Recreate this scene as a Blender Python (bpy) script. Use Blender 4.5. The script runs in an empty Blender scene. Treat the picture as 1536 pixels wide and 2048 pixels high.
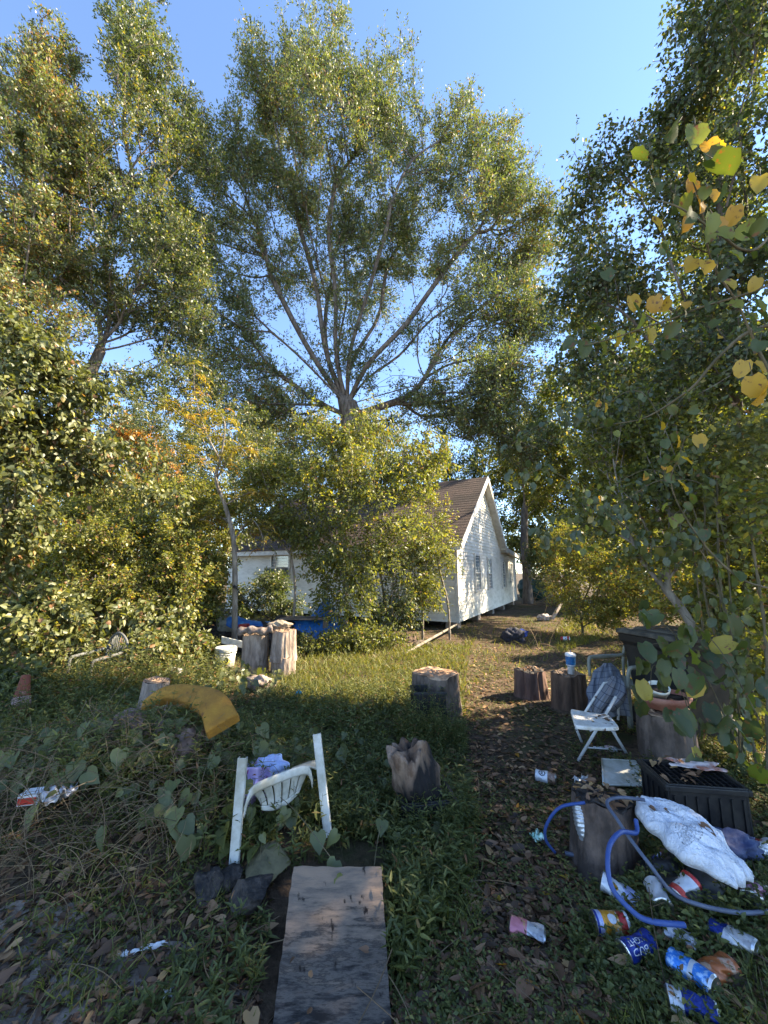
import bpy, bmesh, math, random
import numpy as np
from mathutils import Vector, Matrix
random.seed(7)
R = math.radians
S = bpy.context.scene
COL = S.collection
# ---------------- camera, light, exposure ----------------
CAMH = 1.62; PITCH = R(9.0)
cd = bpy.data.cameras.new('camera'); cam = bpy.data.objects.new('camera', cd); COL.objects.link(cam)
cd.sensor_fit = 'HORIZONTAL'; cd.sensor_width = 36; cd.lens = 18; cd.clip_start = .05; cd.clip_end = 2000
cam.location = (0, 0, CAMH); cam.rotation_euler = (R(90) + PITCH, 0, 0); S.camera = cam
SUN_AZ, SUN_EL = R(84), R(37)
w = bpy.data.worlds.new('World'); S.world = w; w.use_nodes = True
nt = w.node_tree; bg = nt.nodes['Background']; sky = nt.nodes.new('ShaderNodeTexSky')
sky.sky_type = 'NISHITA'; sky.sun_disc = False; sky.sun_elevation = SUN_EL; sky.sun_rotation = SUN_AZ
sky.air_density = 0.75; sky.dust_density = 0.0; sky.ozone_density = 2.2
nt.links.new(sky.outputs[0], bg.inputs[0]); bg.inputs[1].default_value = 0.117
ld = bpy.data.lights.new('sun', 'SUN'); ld.energy = 5.0; ld.angle = R(.55); ld.color = (1, .85, .62)
sun = bpy.data.objects.new('sun', ld); COL.objects.link(sun)
sdir = Vector((math.sin(SUN_AZ) * math.cos(SUN_EL), math.cos(SUN_AZ) * math.cos(SUN_EL), math.sin(SUN_EL)))
sun.rotation_euler = sdir.to_track_quat('Z', 'Y').to_euler(); sun.location = (30, 10, 30)
S.view_settings.view_transform = 'Standard'; S.view_settings.look = 'None'; S.view_settings.exposure = 2.28; S.view_settings.gamma = 1
S.render.engine = 'CYCLES'
S.cycles.max_bounces = 10; S.cycles.diffuse_bounces = 5; S.cycles.transparent_max_bounces = 8

# ---------------- picture-to-world measuring helpers ----------------
_f = np.array([0, math.cos(PITCH), math.sin(PITCH)]); _u = np.array([0, -math.sin(PITCH), math.cos(PITCH)]); _c = np.array([0, 0, CAMH])
def ray(px, py): return _f + np.array([(px - 768) / 768, 0, 0]) - _u * ((py - 1024) / 768)
def at(px, py, Y): d = ray(px, py); return _c + d * Y / d[1]
def onz(px, py, z=0): d = ray(px, py); return _c + d * (z - CAMH) / d[2]
def proj(P):
    P = np.atleast_2d(P) - _c
    z = P @ _f; z = np.where(z < .01, .01, z)
    return 768 + 768 * P[:, 0] / z, 1024 - 768 * (P @ _u) / z
def ns(x, y, z=0, f=1.0, s=0):
    x = np.asarray(x) * f + s * 1.7; y = np.asarray(y) * f + s * 3.1; z = np.asarray(z) * f
    return (np.sin(x * 1.3 + 1.7 * np.sin(y * .9 + s)) + np.sin(y * 1.7 + 1.3 * np.sin(z * 1.1 + x * .7)) + np.sin(z * 1.9 + 1.5 * np.sin(x * 1.1 - y * .6)) + .6 * np.sin(2.9 * x + 2.3 * y + 1.1 * z)) / 3.6
def gh(x, y):
    x = np.asarray(x, float); y = np.asarray(y, float)
    r = np.hypot(x, y)
    h = .035 * ns(x, y, 0, 1.1, 1) + .015 * ns(x, y, 0, 3.7, 2) + .008 * ns(x, y, 0, 9, 5)
    h = h * np.clip((r - .2), 0, 1)
    h = h + .40 * np.exp(-(((x + 1.45) / .95) ** 2 + ((y - 2.95) / .7) ** 2)) + .16 * np.exp(-(((x + 2.6) / 1.2) ** 2 + ((y - 2.6) / .8) ** 2))
    h = h + .08 * np.exp(-(((x - 2.6) / .8) ** 2 + ((y - 3.0) / 1.6) ** 2))
    h = h + .12 * np.exp(-(((x - 1.58) / .42) ** 2 + ((y - 2.12) / .34) ** 2))
    h = h + .25 * ns(x, y, 0, .12, 3) * np.clip((r - 14) / 20, 0, 1)
    return h
def G(px, py, dz=0):
    z = 0.
    for _ in range(12):
        P = onz(px, py, z); z = float(gh(P[0], P[1])) * .6 + z * .4
    P = onz(px, py, z); P[2] += dz
    return P

# ---------------- materials ----------------
def nodes_of(name):
    m = bpy.data.materials.new(name); m.use_nodes = True
    return m, m.node_tree.nodes, m.node_tree.links
def rgb(c): return (c[0], c[1], c[2], 1)
def mat(name, c, rough=.8, c2=None, scale=8, detail=5, bump=.0, bscale=None, metal=0., stretch=(1, 1, 1), trans=0., lo=.4, hi=.62, c3=None, s3=2.5, lo3=.55, hi3=.7, spec=.4, coord='Object', sss=0.):
    m, N, L = nodes_of(name); b = N['Principled BSDF']
    b.inputs['Roughness'].default_value = rough; b.inputs['Metallic'].default_value = metal
    b.inputs['Specular IOR Level'].default_value = spec
    b.inputs['Transmission Weight'].default_value = trans
    tc = N.new('ShaderNodeTexCoord'); mp = N.new('ShaderNodeMapping'); mp.inputs['Scale'].default_value = stretch
    L.new(tc.outputs[coord], mp.inputs[0])
    out = None
    if c2 is not None:
        n = N.new('ShaderNodeTexNoise'); n.inputs['Scale'].default_value = scale; n.inputs['Detail'].default_value = detail; n.inputs['Roughness'].default_value = .65
        L.new(mp.outputs[0], n.inputs['Vector'])
        r = N.new('ShaderNodeValToRGB'); r.color_ramp.elements[0].position = lo; r.color_ramp.elements[1].position = hi
        r.color_ramp.elements[0].color = rgb(c); r.color_ramp.elements[1].color = rgb(c2)
        L.new(n.outputs[0], r.inputs[0]); out = r.outputs[0]
        if c3 is not None:
            n3 = N.new('ShaderNodeTexNoise'); n3.inputs['Scale'].default_value = s3; n3.inputs['Detail'].default_value = 6; L.new(mp.outputs[0], n3.inputs['Vector'])
            r3 = N.new('ShaderNodeValToRGB'); r3.color_ramp.elements[0].position = lo3; r3.color_ramp.elements[1].position = hi3
            L.new(n3.outputs[0], r3.inputs[0])
            mx = N.new('ShaderNodeMixRGB'); mx.inputs[2].default_value = rgb(c3); L.new(r3.outputs[0], mx.inputs[0]); L.new(out, mx.inputs[1]); out = mx.outputs[0]
        L.new(out, b.inputs['Base Color'])
    else:
        b.inputs['Base Color'].default_value = rgb(c)
    if bump:
        n2 = N.new('ShaderNodeTexNoise'); n2.inputs['Scale'].default_value = bscale or scale * 2; n2.inputs['Detail'].default_value = 6
        L.new(mp.outputs[0], n2.inputs['Vector'])
        bp = N.new('ShaderNodeBump'); bp.inputs['Strength'].default_value = bump; bp.inputs['Distance'].default_value = .02
        L.new(n2.outputs[0], bp.inputs['Height']); L.new(bp.outputs[0], b.inputs['Normal'])
    return m
def leafmat(name, ramp, transl=.42, gloss=.05, rough=.5, tmul=(1.25, 1.3, .7), spots=None):
    m, N, L = nodes_of(name); N.remove(N['Principled BSDF']); o = N['Material Output']
    a = N.new('ShaderNodeAttribute'); a.attribute_name = 'tint'
    r = N.new('ShaderNodeValToRGB'); el = r.color_ramp.elements
    el[0].position = ramp[0][0]; el[0].color = rgb(ramp[0][1]); el[1].position = ramp[-1][0]; el[1].color = rgb(ramp[-1][1])
    for p, c in ramp[1:-1]: e = el.new(p); e.color = rgb(c)
    L.new(a.outputs['Fac'], r.inputs[0]); col = r.outputs[0]
    if spots:
        tc = N.new('ShaderNodeTexCoord'); n = N.new('ShaderNodeTexNoise'); n.inputs['Scale'].default_value = spots[0]; n.inputs['Detail'].default_value = 4
        L.new(tc.outputs['Object'], n.inputs['Vector']); rr = N.new('ShaderNodeValToRGB'); rr.color_ramp.elements[0].position = .6; rr.color_ramp.elements[1].position = .68
        L.new(n.outputs[0], rr.inputs[0]); mx = N.new('ShaderNodeMixRGB'); mx.inputs[2].default_value = rgb(spots[1]); L.new(rr.outputs[0], mx.inputs[0]); L.new(col, mx.inputs[1]); col = mx.outputs[0]
    d = N.new('ShaderNodeBsdfDiffuse'); t = N.new('ShaderNodeBsdfTranslucent'); g = N.new('ShaderNodeBsdfGlossy'); g.inputs['Roughness'].default_value = rough
    L.new(col, d.inputs[0])
    mm = N.new('ShaderNodeMixRGB'); mm.blend_type = 'MULTIPLY'; mm.inputs[0].default_value = 1; mm.inputs[2].default_value = rgb(tmul)
    L.new(col, mm.inputs[1]); L.new(mm.outputs[0], t.inputs[0])
    m1 = N.new('ShaderNodeMixShader'); m1.inputs[0].default_value = transl; L.new(d.outputs[0], m1.inputs[1]); L.new(t.outputs[0], m1.inputs[2])
    m2 = N.new('ShaderNodeMixShader'); m2.inputs[0].default_value = gloss; L.new(m1.outputs[0], m2.inputs[1]); L.new(g.outputs[0], m2.inputs[2])
    L.new(m2.outputs[0], o.inputs[0])
    return m
DG, MG, LG, YG, YE, OR, BR = (.035, .06, .018), (.07, .10, .028), (.12, .15, .035), (.22, .23, .04), (.50, .36, .04), (.48, .20, .03), (.16, .08, .035)
TM = (1.55, 1.5, .5)
LM = {
 'oak': leafmat('oak leaf', [(0, (.065, .085, .032)), (.5, (.12, .145, .052)), (.85, (.20, .21, .06)), (.97, (.36, .27, .05)), (1, (.25, .12, .04))], gloss=.06, transl=.42, rough=.5, tmul=(1.3, 1.4, .55)),
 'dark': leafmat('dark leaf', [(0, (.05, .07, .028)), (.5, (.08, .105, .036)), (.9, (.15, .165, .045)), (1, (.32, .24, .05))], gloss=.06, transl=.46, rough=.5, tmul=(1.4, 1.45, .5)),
 'gold': leafmat('golden leaf', [(0, (.10, .115, .025)), (.4, (.20, .19, .035)), (.8, (.38, .28, .04)), (1, (.36, .16, .035))], gloss=.05, transl=.45, tmul=TM),
 'orange': leafmat('orange leaf', [(0, (.16, .13, .03)), (.5, (.42, .22, .04)), (1, (.50, .20, .05))], gloss=.05, tmul=TM),
 'lit': leafmat('sunlit yellow green leaf', [(0, (.07, .09, .022)), (.4, (.13, .15, .034)), (.78, (.24, .24, .045)), (.95, (.40, .31, .05)), (1, (.22, .11, .04))], gloss=.04, transl=.5, rough=.5, tmul=TM),  # sunlight put into the leaf colour: lighter and yellower than the dark set
 'vine': leafmat('vine leaf', [(0, (.07, .085, .028)), (.5, (.12, .135, .042)), (.88, (.20, .20, .06)), (.95, (.38, .31, .06)), (1, (.25, .13, .06))], gloss=.045, transl=.4, rough=.5, tmul=TM),
 'weed': leafmat('weed leaf', [(0, (.055, .068, .02)), (.5, (.10, .118, .03)), (.85, (.18, .185, .05)), (.94, (.28, .24, .06)), (1, (.24, .12, .05))], gloss=.035, transl=.35, rough=.55, tmul=TM),
 'grass': leafmat('grass blade', [(0, (.075, .085, .02)), (.5, (.13, .14, .03)), (.8, (.22, .21, .05)), (1, (.36, .28, .12))], gloss=.03, transl=.4, rough=.55, tmul=TM),
 'litter': leafmat('dead leaf', [(0, (.05, .032, .02)), (.3, (.13, .072, .042)), (.58, (.23, .125, .07)), (.8, (.33, .20, .105)), (.93, (.42, .27, .12)), (1, (.50, .28, .07))], gloss=.03, transl=.15, rough=.55),
 'near': leafmat('large yellowing leaf', [(0, (.04, .06, .022)), (.45, (.08, .11, .025)), (.6, (.18, .21, .03)), (.75, (.46, .33, .035)), (1, (.48, .23, .025))], gloss=.04, transl=.5, rough=.5, spots=(34, (.15, .065, .025)), tmul=(1.5, 1.4, .5)),
 'straw': leafmat('dead stem', [(0, (.05, .035, .022)), (.5, (.14, .095, .058)), (1, (.29, .21, .12))], gloss=.02, transl=.1, rough=.6),
}
BARK = mat('tree bark', (.075, .055, .042), .9, (.17, .14, .115), 9, bump=.6, bscale=22, stretch=(1, 1, .25))
BARKL = mat('pale bark', (.13, .105, .08), .85, (.27, .235, .19), 10, bump=.4, bscale=24, stretch=(1, 1, .3))
BARKV = mat('greenish stem bark', (.07, .06, .03), .85, (.15, .12, .07), 10, bump=.3, stretch=(1, 1, .3))

# ---------------- mesh helpers ----------------
OFF = {}
def tag(o, label=None, cat=None, group=None, kind=None):
    if label: o['label'] = label
    if cat: o['category'] = cat
    if group: o['group'] = group
    if kind: o['kind'] = kind
    return o
def thing(name, loc, label, cat, group=None):
    o = bpy.data.objects.new(name, None); COL.objects.link(o); o.empty_display_size = .1
    o.location = tuple(float(v) for v in loc); OFF[o] = np.array(o.location)
    return tag(o, label, cat, group)
def link(name, me, parent, origin):
    o = bpy.data.objects.new(name, me); COL.objects.link(o)
    if parent is not None:
        o.parent = parent; o.location = tuple(origin - OFF[parent])
    else: o.location = tuple(origin)
    OFF[o] = np.array(origin, float)
    return o
def origin_of(V, parent):
    return OFF[parent].copy() if parent is not None else np.array([(V[:, 0].min() + V[:, 0].max()) / 2, (V[:, 1].min() + V[:, 1].max()) / 2, V[:, 2].min()])
def mk(name, V, F, m, parent=None, smooth=False, uv=None, mods=(), mi=None):
    V = np.asarray(V, float); o0 = origin_of(V, parent)
    me = bpy.data.meshes.new(name); me.from_pydata((V - o0).tolist(), [], [list(map(int, f)) for f in F])
    for x in (m if isinstance(m, (list, tuple)) else [m]): me.materials.append(x)
    if mi is not None: me.polygons.foreach_set('material_index', list(mi))
    if smooth: me.polygons.foreach_set('use_smooth', [True] * len(me.polygons))
    if uv is not None:
        l = me.uv_layers.new(name='UVMap'); idx = np.zeros(len(me.loops), int); me.loops.foreach_get('vertex_index', idx)
        l.data.foreach_set('uv', np.asarray(uv, float)[idx].ravel())
    me.update()
    o = link(name, me, parent, o0)
    for md in mods:
        x = o.modifiers.new(md[0], md[0])
        for k, v in md[1].items(): setattr(x, k, v)
    return o
def big(name, V, F, m, parent=None, tint=None, smooth=False):
    """V (n,3); F (k,c) faces of one size; tint per face"""
    V = np.asarray(V, np.float32); F = np.asarray(F, np.int32); o0 = origin_of(V, parent)
    me = bpy.data.meshes.new(name); k, c = F.shape
    me.vertices.add(len(V)); me.vertices.foreach_set('co', (V - o0.astype(np.float32)).ravel())
    me.loops.add(k * c); me.loops.foreach_set('vertex_index', F.ravel())
    me.polygons.add(k); me.polygons.foreach_set('loop_start', np.arange(0, k * c, c, dtype=np.int32)); me.polygons.foreach_set('loop_total', np.full(k, c, dtype=np.int32))
    if smooth: me.polygons.foreach_set('use_smooth', np.ones(k, bool))
    me.materials.append(m)
    if tint is not None:
        a = me.attributes.new('tint', 'FLOAT', 'FACE'); a.data.foreach_set('value', np.asarray(tint, np.float32))
    me.update(calc_edges=True)
    return link(name, me, parent, o0)
# leaf templates: verts (u along, v across, w up), faces
T_DIA = (np.array([[0, 0, 0], [.42, .5, .10], [1, 0, -.08], [.42, -.5, .10]]), np.array([[0, 3, 2, 1]]))
T_LAN = (np.array([[0, 0, 0], [.26, .5, .12], [.64, .38, .07], [1, 0, -.2], [.64, -.38, .07], [.26, -.5, .12]]), np.array([[0, 3, 2, 1], [0, 5, 4, 3]]))
T_HEA = (np.array([[0, 0, 0], [-.14, .22, .05], [.0, .47, .12], [.3, .52, .12], [.68, .28, .05], [1.02, 0, -.14], [.68, -.28, .05], [.3, -.52, .12], [.0, -.47, .12], [-.14, -.22, .05]]),
         np.array([[0, 5, 4, 3, 2, 1], [0, 9, 8, 7, 6, 5]]))
def _rnd(n=7):
    out = [(0, 0, 0)]; V = [[0, 0, 0]]; 
    for sgn in (1, -1):
        for k in range(1, n):
            a = math.pi * k / n; u = .47 - .53 * math.cos(a) + (.06 if k > n - 2 else 0) - (.10 if k == 1 else 0); v = sgn * .5 * math.sin(a) ** .8 * (1 + .04 * (-1) ** k); V.append([u, v, .16 * abs(v) * 2 - .25 * max(0, u - .4) ** 2 + .03 * (-1) ** k])
    V.append([1.08, 0, -.22]); V.append([.5, 0, -.02]); t, m = 2 * n - 1, 2 * n; A = list(range(1, n)); B = list(range(n, 2 * n - 1)); F = []
    L1 = [0] + A + [t]; L2 = [0] + B + [t]
    for k in range(len(L1) - 1): F.append([m, L1[k + 1], L1[k]]); F.append([m, L2[k], L2[k + 1]])
    return np.array(V), np.array(F)
T_RND = _rnd()
def unit(a): return a / np.maximum(np.linalg.norm(a, axis=-1, keepdims=True), 1e-9)
def leaves(P, D, Nn, Ln, Wd, T):
    tv, tf = T; n = len(P)
    D = unit(D); Sd = unit(np.cross(Nn, D)); Up = np.cross(D, Sd)
    Ln = np.broadcast_to(Ln, (n,)); Wd = np.broadcast_to(Wd, (n,))
    V = P[:, None] + D[:, None] * (tv[None, :, 0:1] * Ln[:, None, None]) + Sd[:, None] * (tv[None, :, 1:2] * Wd[:, None, None]) + Up[:, None] * (tv[None, :, 2:3] * Wd[:, None, None])
    F = tf[None] + (np.arange(n) * len(tv))[:, None, None]
    return V.reshape(-1, 3), F.reshape(-1, tf.shape[1]), len(tf)
def leafobj(name, P, D, Nn, Ln, Wd, T, m, parent=None, tint=None):
    V, F, k = leaves(P, D, Nn, Ln, Wd, T)
    return big(name, V, F, m, parent, np.repeat(tint, k))
def frames(D, ref=(.83, .53, .17)):
    D = unit(D); A = unit(np.cross(D, np.array(ref))); return A, np.cross(D, A)
def smoothpath(pts, n=6):
    P = np.asarray(pts, float)
    if len(P) < 3: return np.array([P[0] + (P[-1] - P[0]) * t for t in np.linspace(0, 1, n + 1)])
    Q = np.vstack([2 * P[0] - P[1], P, 2 * P[-1] - P[-2]]); out = []
    for i in range(1, len(Q) - 2):
        for t in np.linspace(0, 1, n, endpoint=False):
            a, b, c, d = Q[i - 1:i + 3]
            out.append(.5 * ((2 * b) + (-a + c) * t + (2 * a - 5 * b + 4 * c - d) * t * t + (-a + 3 * b - 3 * c + d) * t ** 3))
    out.append(P[-1]); return np.array(out)
def tubearr(P, r, n=8, wob=0, caps=True):
    P = np.asarray(P, float); k = len(P); r = np.broadcast_to(r, (k,))
    D = np.gradient(P, axis=0); D = unit(D)
    A = np.zeros_like(D); a = unit(np.cross(D[0], [.83, .53, .17] if abs(D[0] @ unit(np.array([.83, .53, .17]))) < .95 else [0, 0, 1.]))
    for i in range(k):
        a = unit(a - D[i] * (a @ D[i])); A[i] = a
    B = np.cross(D, A); th = np.linspace(0, 2 * np.pi, n, endpoint=False)
    rr = r[:, None] * (1 + wob * np.sin(th[None] * 3 + np.arange(k)[:, None] * .7))
    V = P[:, None] + (A[:, None] * np.cos(th)[None, :, None] + B[:, None] * np.sin(th)[None, :, None]) * rr[:, :, None]
    F = []
    for i in range(k - 1):
        for j in range(n):
            F.append([i * n + j, i * n + (j + 1) % n, (i + 1) * n + (j + 1) % n, (i + 1) * n + j])
    if caps: F.append(list(range(n))[::-1]); F.append([(k - 1) * n + j for j in range(n)])
    return V.reshape(-1, 3), F
class MB:
    def __init__(s): s.V = []; s.F = []; s.n = 0; s.mi = []; s.cur = 0
    def add(s, V, F):
        V = np.asarray(V, float); s.V.append(V); s.F += [[int(i) + s.n for i in f] for f in F]; s.mi += [s.cur] * len(F); s.n += len(V); return s
    def tube(s, pts, r, n=8, sm=0, wob=0):
        P = smoothpath(pts, sm) if sm else np.asarray(pts, float)
        if np.ndim(r) and len(r) != len(P): r = np.interp(np.linspace(0, 1, len(P)), np.linspace(0, 1, len(r)), r)
        V, F = tubearr(P, r, n, wob); return s.add(V, F)
    def box(s, c, d, X=(1, 0, 0), Y=(0, 1, 0), Z=(0, 0, 1), tap=1.0):
        c = np.asarray(c, float); X, Y, Z = (unit(np.asarray(v, float)) for v in (X, Y, Z)); V = []
        for k in (-.5, .5):
            t = 1 if k < 0 else tap
            for i, j in ((-.5, -.5), (.5, -.5), (.5, .5), (-.5, .5)): V.append(c + X * i * d[0] * t + Y * j * d[1] * t + Z * k * d[2])
        return s.add(V, [[3, 2, 1, 0], [4, 5, 6, 7], [0, 1, 5, 4], [1, 2, 6, 5], [2, 3, 7, 6], [3, 0, 4, 7]])
    def lathe(s, prof, c, ax=(0, 0, 1), n=32, fn=None, caps=True, ref=None):
        c = np.asarray(c, float); ax = unit(np.asarray(ax, float)); A = unit(np.cross(ax, ref if ref is not None else ([0, 1, 0] if abs(ax[1]) < .9 else [1, 0, 0]))); B = np.cross(ax, A)
        th = np.linspace(0, 2 * np.pi, n, endpoint=False); V = []
        for (r, z) in prof:
            for t in th:
                rr, zz = (fn(r, z, t) if fn else (r, z)); V.append(c + (A * math.cos(t) + B * math.sin(t)) * rr + ax * zz)
        F = [[i * n + j, i * n + (j + 1) % n, (i + 1) * n + (j + 1) % n, (i + 1) * n + j] for i in range(len(prof) - 1) for j in range(n)]
        if caps: F.append(list(range(n))[::-1]); F.append([(len(prof) - 1) * n + j for j in range(n)])
        return s.add(V, F)
    def grid(s, fn, nu, nv):
        V = [fn(u, v) for v in np.linspace(0, 1, nv + 1) for u in np.linspace(0, 1, nu + 1)]
        s.uv = [(u, v) for v in np.linspace(0, 1, nv + 1) for u in np.linspace(0, 1, nu + 1)]
        return s.add(V, [[i + j * (nu + 1), i + 1 + j * (nu + 1), i + 1 + (j + 1) * (nu + 1), i + (j + 1) * (nu + 1)] for j in range(nv) for i in range(nu)])
    def build(s, name, m, parent=None, smooth=False, mods=(), uv=None, mi=False):
        return mk(name, np.vstack(s.V), s.F, m, parent, smooth, uv, mods, s.mi if mi else None)
def lump(c, r, seed=0, f=1.0, amp=.25, sub=4, flat=None):
    bm = bmesh.new(); bmesh.ops.create_icosphere(bm, subdivisions=sub, radius=1)
    V = np.array([v.co[:] for v in bm.verts]); F = [[v.index for v in fc.verts] for fc in bm.faces]; bm.free()
    k = 1 + amp * ns(V[:, 0], V[:, 1], V[:, 2], 2.2 * f, seed) + amp * .5 * ns(V[:, 0], V[:, 1], V[:, 2], 5.5 * f, seed + 3) + amp * .22 * ns(V[:, 0], V[:, 1], V[:, 2], 13 * f, seed + 5)
    V = V * k[:, None]
    if flat is not None: V[:, 2] = np.maximum(V[:, 2], flat)
    return V * np.asarray(r) + np.asarray(c), F
def facet(V, c, r, seed, n=9, lo=.55, hi=.85):
    g = np.random.default_rng(seed + 77); Q = (V - np.asarray(c)) / np.asarray(r)
    for _ in range(n):
        d = unit(g.normal(size=3)); k = g.uniform(lo, hi); e = Q @ d - k; e = np.maximum(e, 0); Q = Q - d * (e * .93)[:, None]
    return Q * np.asarray(r) + np.asarray(c)
BEV = lambda w=.006, s=2: ('BEVEL', dict(width=w, segments=s, limit_method='ANGLE'))
SOL = lambda t=.004: ('SOLIDIFY', dict(thickness=t, offset=0))

# ---------------- ground ----------------
def make_ground():
    xs = np.concatenate([-np.geomspace(900, 9, 60), np.linspace(-8.9, 8.9, 420), np.geomspace(9, 900, 60)])
    ys = np.concatenate([np.linspace(-60, -1, 20), np.linspace(-.9, 9, 300), np.geomspace(9.05, 1100, 110)])
    X, Y = np.meshgrid(xs, ys); Z = gh(X, Y)
    V = np.stack([X, Y, Z], -1).reshape(-1, 3); nx, ny = len(xs), len(ys)
    i = (np.arange(ny - 1)[:, None] * nx + np.arange(nx - 1)[None]).ravel()
    F = np.stack([i, i + 1, i + 1 + nx, i + nx], -1)
    m, N, L = nodes_of('leafy soil'); b = N['Principled BSDF']; b.inputs['Roughness'].default_value = .95; b.inputs['Specular IOR Level'].default_value = .15
    tc = N.new('ShaderNodeTexCoord')
    def noise(s, d=6, off=0):
        n = N.new('ShaderNodeTexNoise'); n.inputs['Scale'].default_value = s; n.inputs['Detail'].default_value = d; n.inputs['Roughness'].default_value = .7
        L.new(tc.outputs['Object'], n.inputs['Vector']); return n
    n1 = noise(14); r1 = N.new('ShaderNodeValToRGB'); r1.color_ramp.elements[0].color = rgb((.045, .032, .022)); r1.color_ramp.elements[0].position = .35
    r1.color_ramp.elements[1].color = rgb((.17, .118, .078)); r1.color_ramp.elements[1].position = .7; L.new(n1.outputs[0], r1.inputs[0])
    n2 = noise(1.1); r2 = N.new('ShaderNodeValToRGB'); r2.color_ramp.elements[0].position = .48; r2.color_ramp.elements[1].position = .62; L.new(n2.outputs[0], r2.inputs[0])
    mx = N.new('ShaderNodeMixRGB'); mx.inputs[2].default_value = rgb((.06, .06, .025)); L.new(r2.outputs[0], mx.inputs[0]); L.new(r1.outputs[0], mx.inputs[1])
    b.inputs['Base Color'].default_value = rgb((.06, .05, .03)); L.new(mx.outputs[0], b.inputs['Base Color'])
    bp = N.new('ShaderNodeBump'); bp.inputs['Strength'].default_value = .9; bp.inputs['Distance'].default_value = .03; n4 = noise(38, 8); L.new(n4.outputs[0], bp.inputs['Height']); L.new(bp.outputs[0], b.inputs['Normal'])
    o = big('ground', V, F, m, None, None, True); tag(o, None, None, None, 'structure')
    # thin bare patches of dirt laid 4 mm above the ground
    dm = mat('bare grey dirt', (.12, .092, .072), .95, (.24, .195, .16), 9, bump=.7, bscale=50, c3=(.05, .038, .03), s3=5)
    for nm, cx, cy, rx, ry, sd in (('dirt_patch', -1.35, 1.72, .62, .30, 1), ('dirt_patch', .85, 1.72, .22, .14, 2)):
        VV = [[cx, cy, 0]]; FF = []; K = 64; RN = 12
        for q in range(1, RN + 1):
            for k in range(K):
                a = 2 * math.pi * k / K; rr = q / RN * (1 + .25 * math.sin(3 * a + sd) + .12 * math.sin(7 * a + sd * 2) + .07 * math.sin(13 * a))
                VV.append([cx + rx * rr * math.cos(a), cy + ry * rr * math.sin(a), 0])
        VV = np.array(VV); VV[:, 2] = gh(VV[:, 0], VV[:, 1]) + .006
        for k in range(K): FF.append([0, 1 + k, 1 + (k + 1) % K])
        for q in range(RN - 1):
            for k in range(K): FF.append([1 + q * K + k, 1 + (q + 1) * K + k, 1 + (q + 1) * K + (k + 1) % K, 1 + q * K + (k + 1) % K])
        tag(mk(nm, VV, FF, dm, None, True), kind='structure')
make_ground()
def bounce_road():  # unseen pale strip added behind the camera to bounce sunlight onto the yard
    xs = np.linspace(-60, 60, 121); V = []
    for y in (-7.5, -5, -2.5, -.9): V += [[x, y + .12 * math.sin(x * .7) * (y > -1), float(gh(x, y)) + .03] for x in xs]
    F = [[j * 121 + i, j * 121 + i + 1, (j + 1) * 121 + i + 1, (j + 1) * 121 + i] for j in range(3) for i in range(120)]
    tag(mk('bounce_road', V, F, mat('pale worn road', (.26, .24, .21), .9, (.34, .31, .27), 3, bump=.3, bscale=60), None, True), kind='structure')
bounce_road()

# ---------------- trees ----------------
rng = np.random.default_rng(11)
def blobpts(blobs, n, seed, clump=.5, cf=.9, shell=.55):
    """blobs: (px,py,Y, rx_px, ry_px, ry_m, weight)"""
    g = np.random.default_rng(seed); W = np.array([b[6] * b[3] * b[4] for b in blobs], float); W /= W.sum(); out = []
    for b, wt in zip(blobs, W):
        c = at(b[0], b[1], b[2]); rx = abs(at(b[0] + b[3], b[1], b[2])[0] - c[0]); rz = abs(at(b[0], b[1] - b[4], b[2])[2] - at(b[0], b[1] + b[4], b[2])[2]) / 2
        k = max(3, int(n * wt)); got = 0
        while got < k:
            d = unit(g.normal(size=(k * 3, 3))); r = g.random(k * 3)[:, None] ** shell
            P = c + d * r * np.array([rx, b[5], rz])
            keep = g.random(k * 3) < np.clip(.5 + clump * 2.2 * ns(P[:, 0], P[:, 1], P[:, 2], cf, seed), .04, 1)
            P = P[keep][:k - got]; out.append(P); got += len(P)
    P = np.vstack(out); return P[P[:, 2] > .15]
def grow(trunk, targets, bf=.5, first=0, tpar=None):
    n0 = len(trunk); N = n0 + len(targets); pos = np.vstack([trunk, targets]); par = np.full(N, -1)
    pl = np.zeros(N)
    for i in range(1, n0): par[i] = i - 1 if tpar is None else tpar[i]; pl[i] = pl[par[i]] + np.linalg.norm(pos[i] - pos[par[i]])
    T = pos[n0:]; best = np.full(len(T), 1e9); bp = np.zeros(len(T), int); done = np.zeros(len(T), bool)
    for i in range(first, n0):
        c = np.linalg.norm(T - pos[i], axis=1) + bf * pl[i]; m = c < best; best[m] = c[m]; bp[m] = i
    for _ in range(len(T)):
        j = int(np.argmin(np.where(done, 1e9, best))); done[j] = True; k = n0 + j; par[k] = bp[j]; pl[k] = pl[par[k]] + np.linalg.norm(pos[k] - pos[par[k]])
        c = np.linalg.norm(T - pos[k], axis=1) + bf * pl[k]; m = (c < best) & ~done; best[m] = c[m]; bp[m] = k
    return pos, par, pl
def subdiv(pos, par, step, g, wig):
    P = list(pos); Q = list(par); 
    for i in range(len(pos)):
        p = par[i]
        if p < 0: continue
        L = np.linalg.norm(pos[i] - pos[p]); k = int(L / step)
        if k >= 1:
            prev = p
            for q in range(1, k + 1):
                t = q / (k + 1); P.append(pos[p] + (pos[i] - pos[p]) * t + g.normal(size=3) * wig * step); Q.append(prev); prev = len(P) - 1
            Q[i] = prev
    return np.array(P), np.array(Q)
def topo(par):
    n = len(par); ch = [[] for _ in range(n)]; root = 0
    for i, p in enumerate(par):
        if p >= 0: ch[p].append(i)
        else: root = i
    order = [root]; k = 0
    while k < len(order): order += ch[order[k]]; k += 1
    return ch, order
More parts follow.
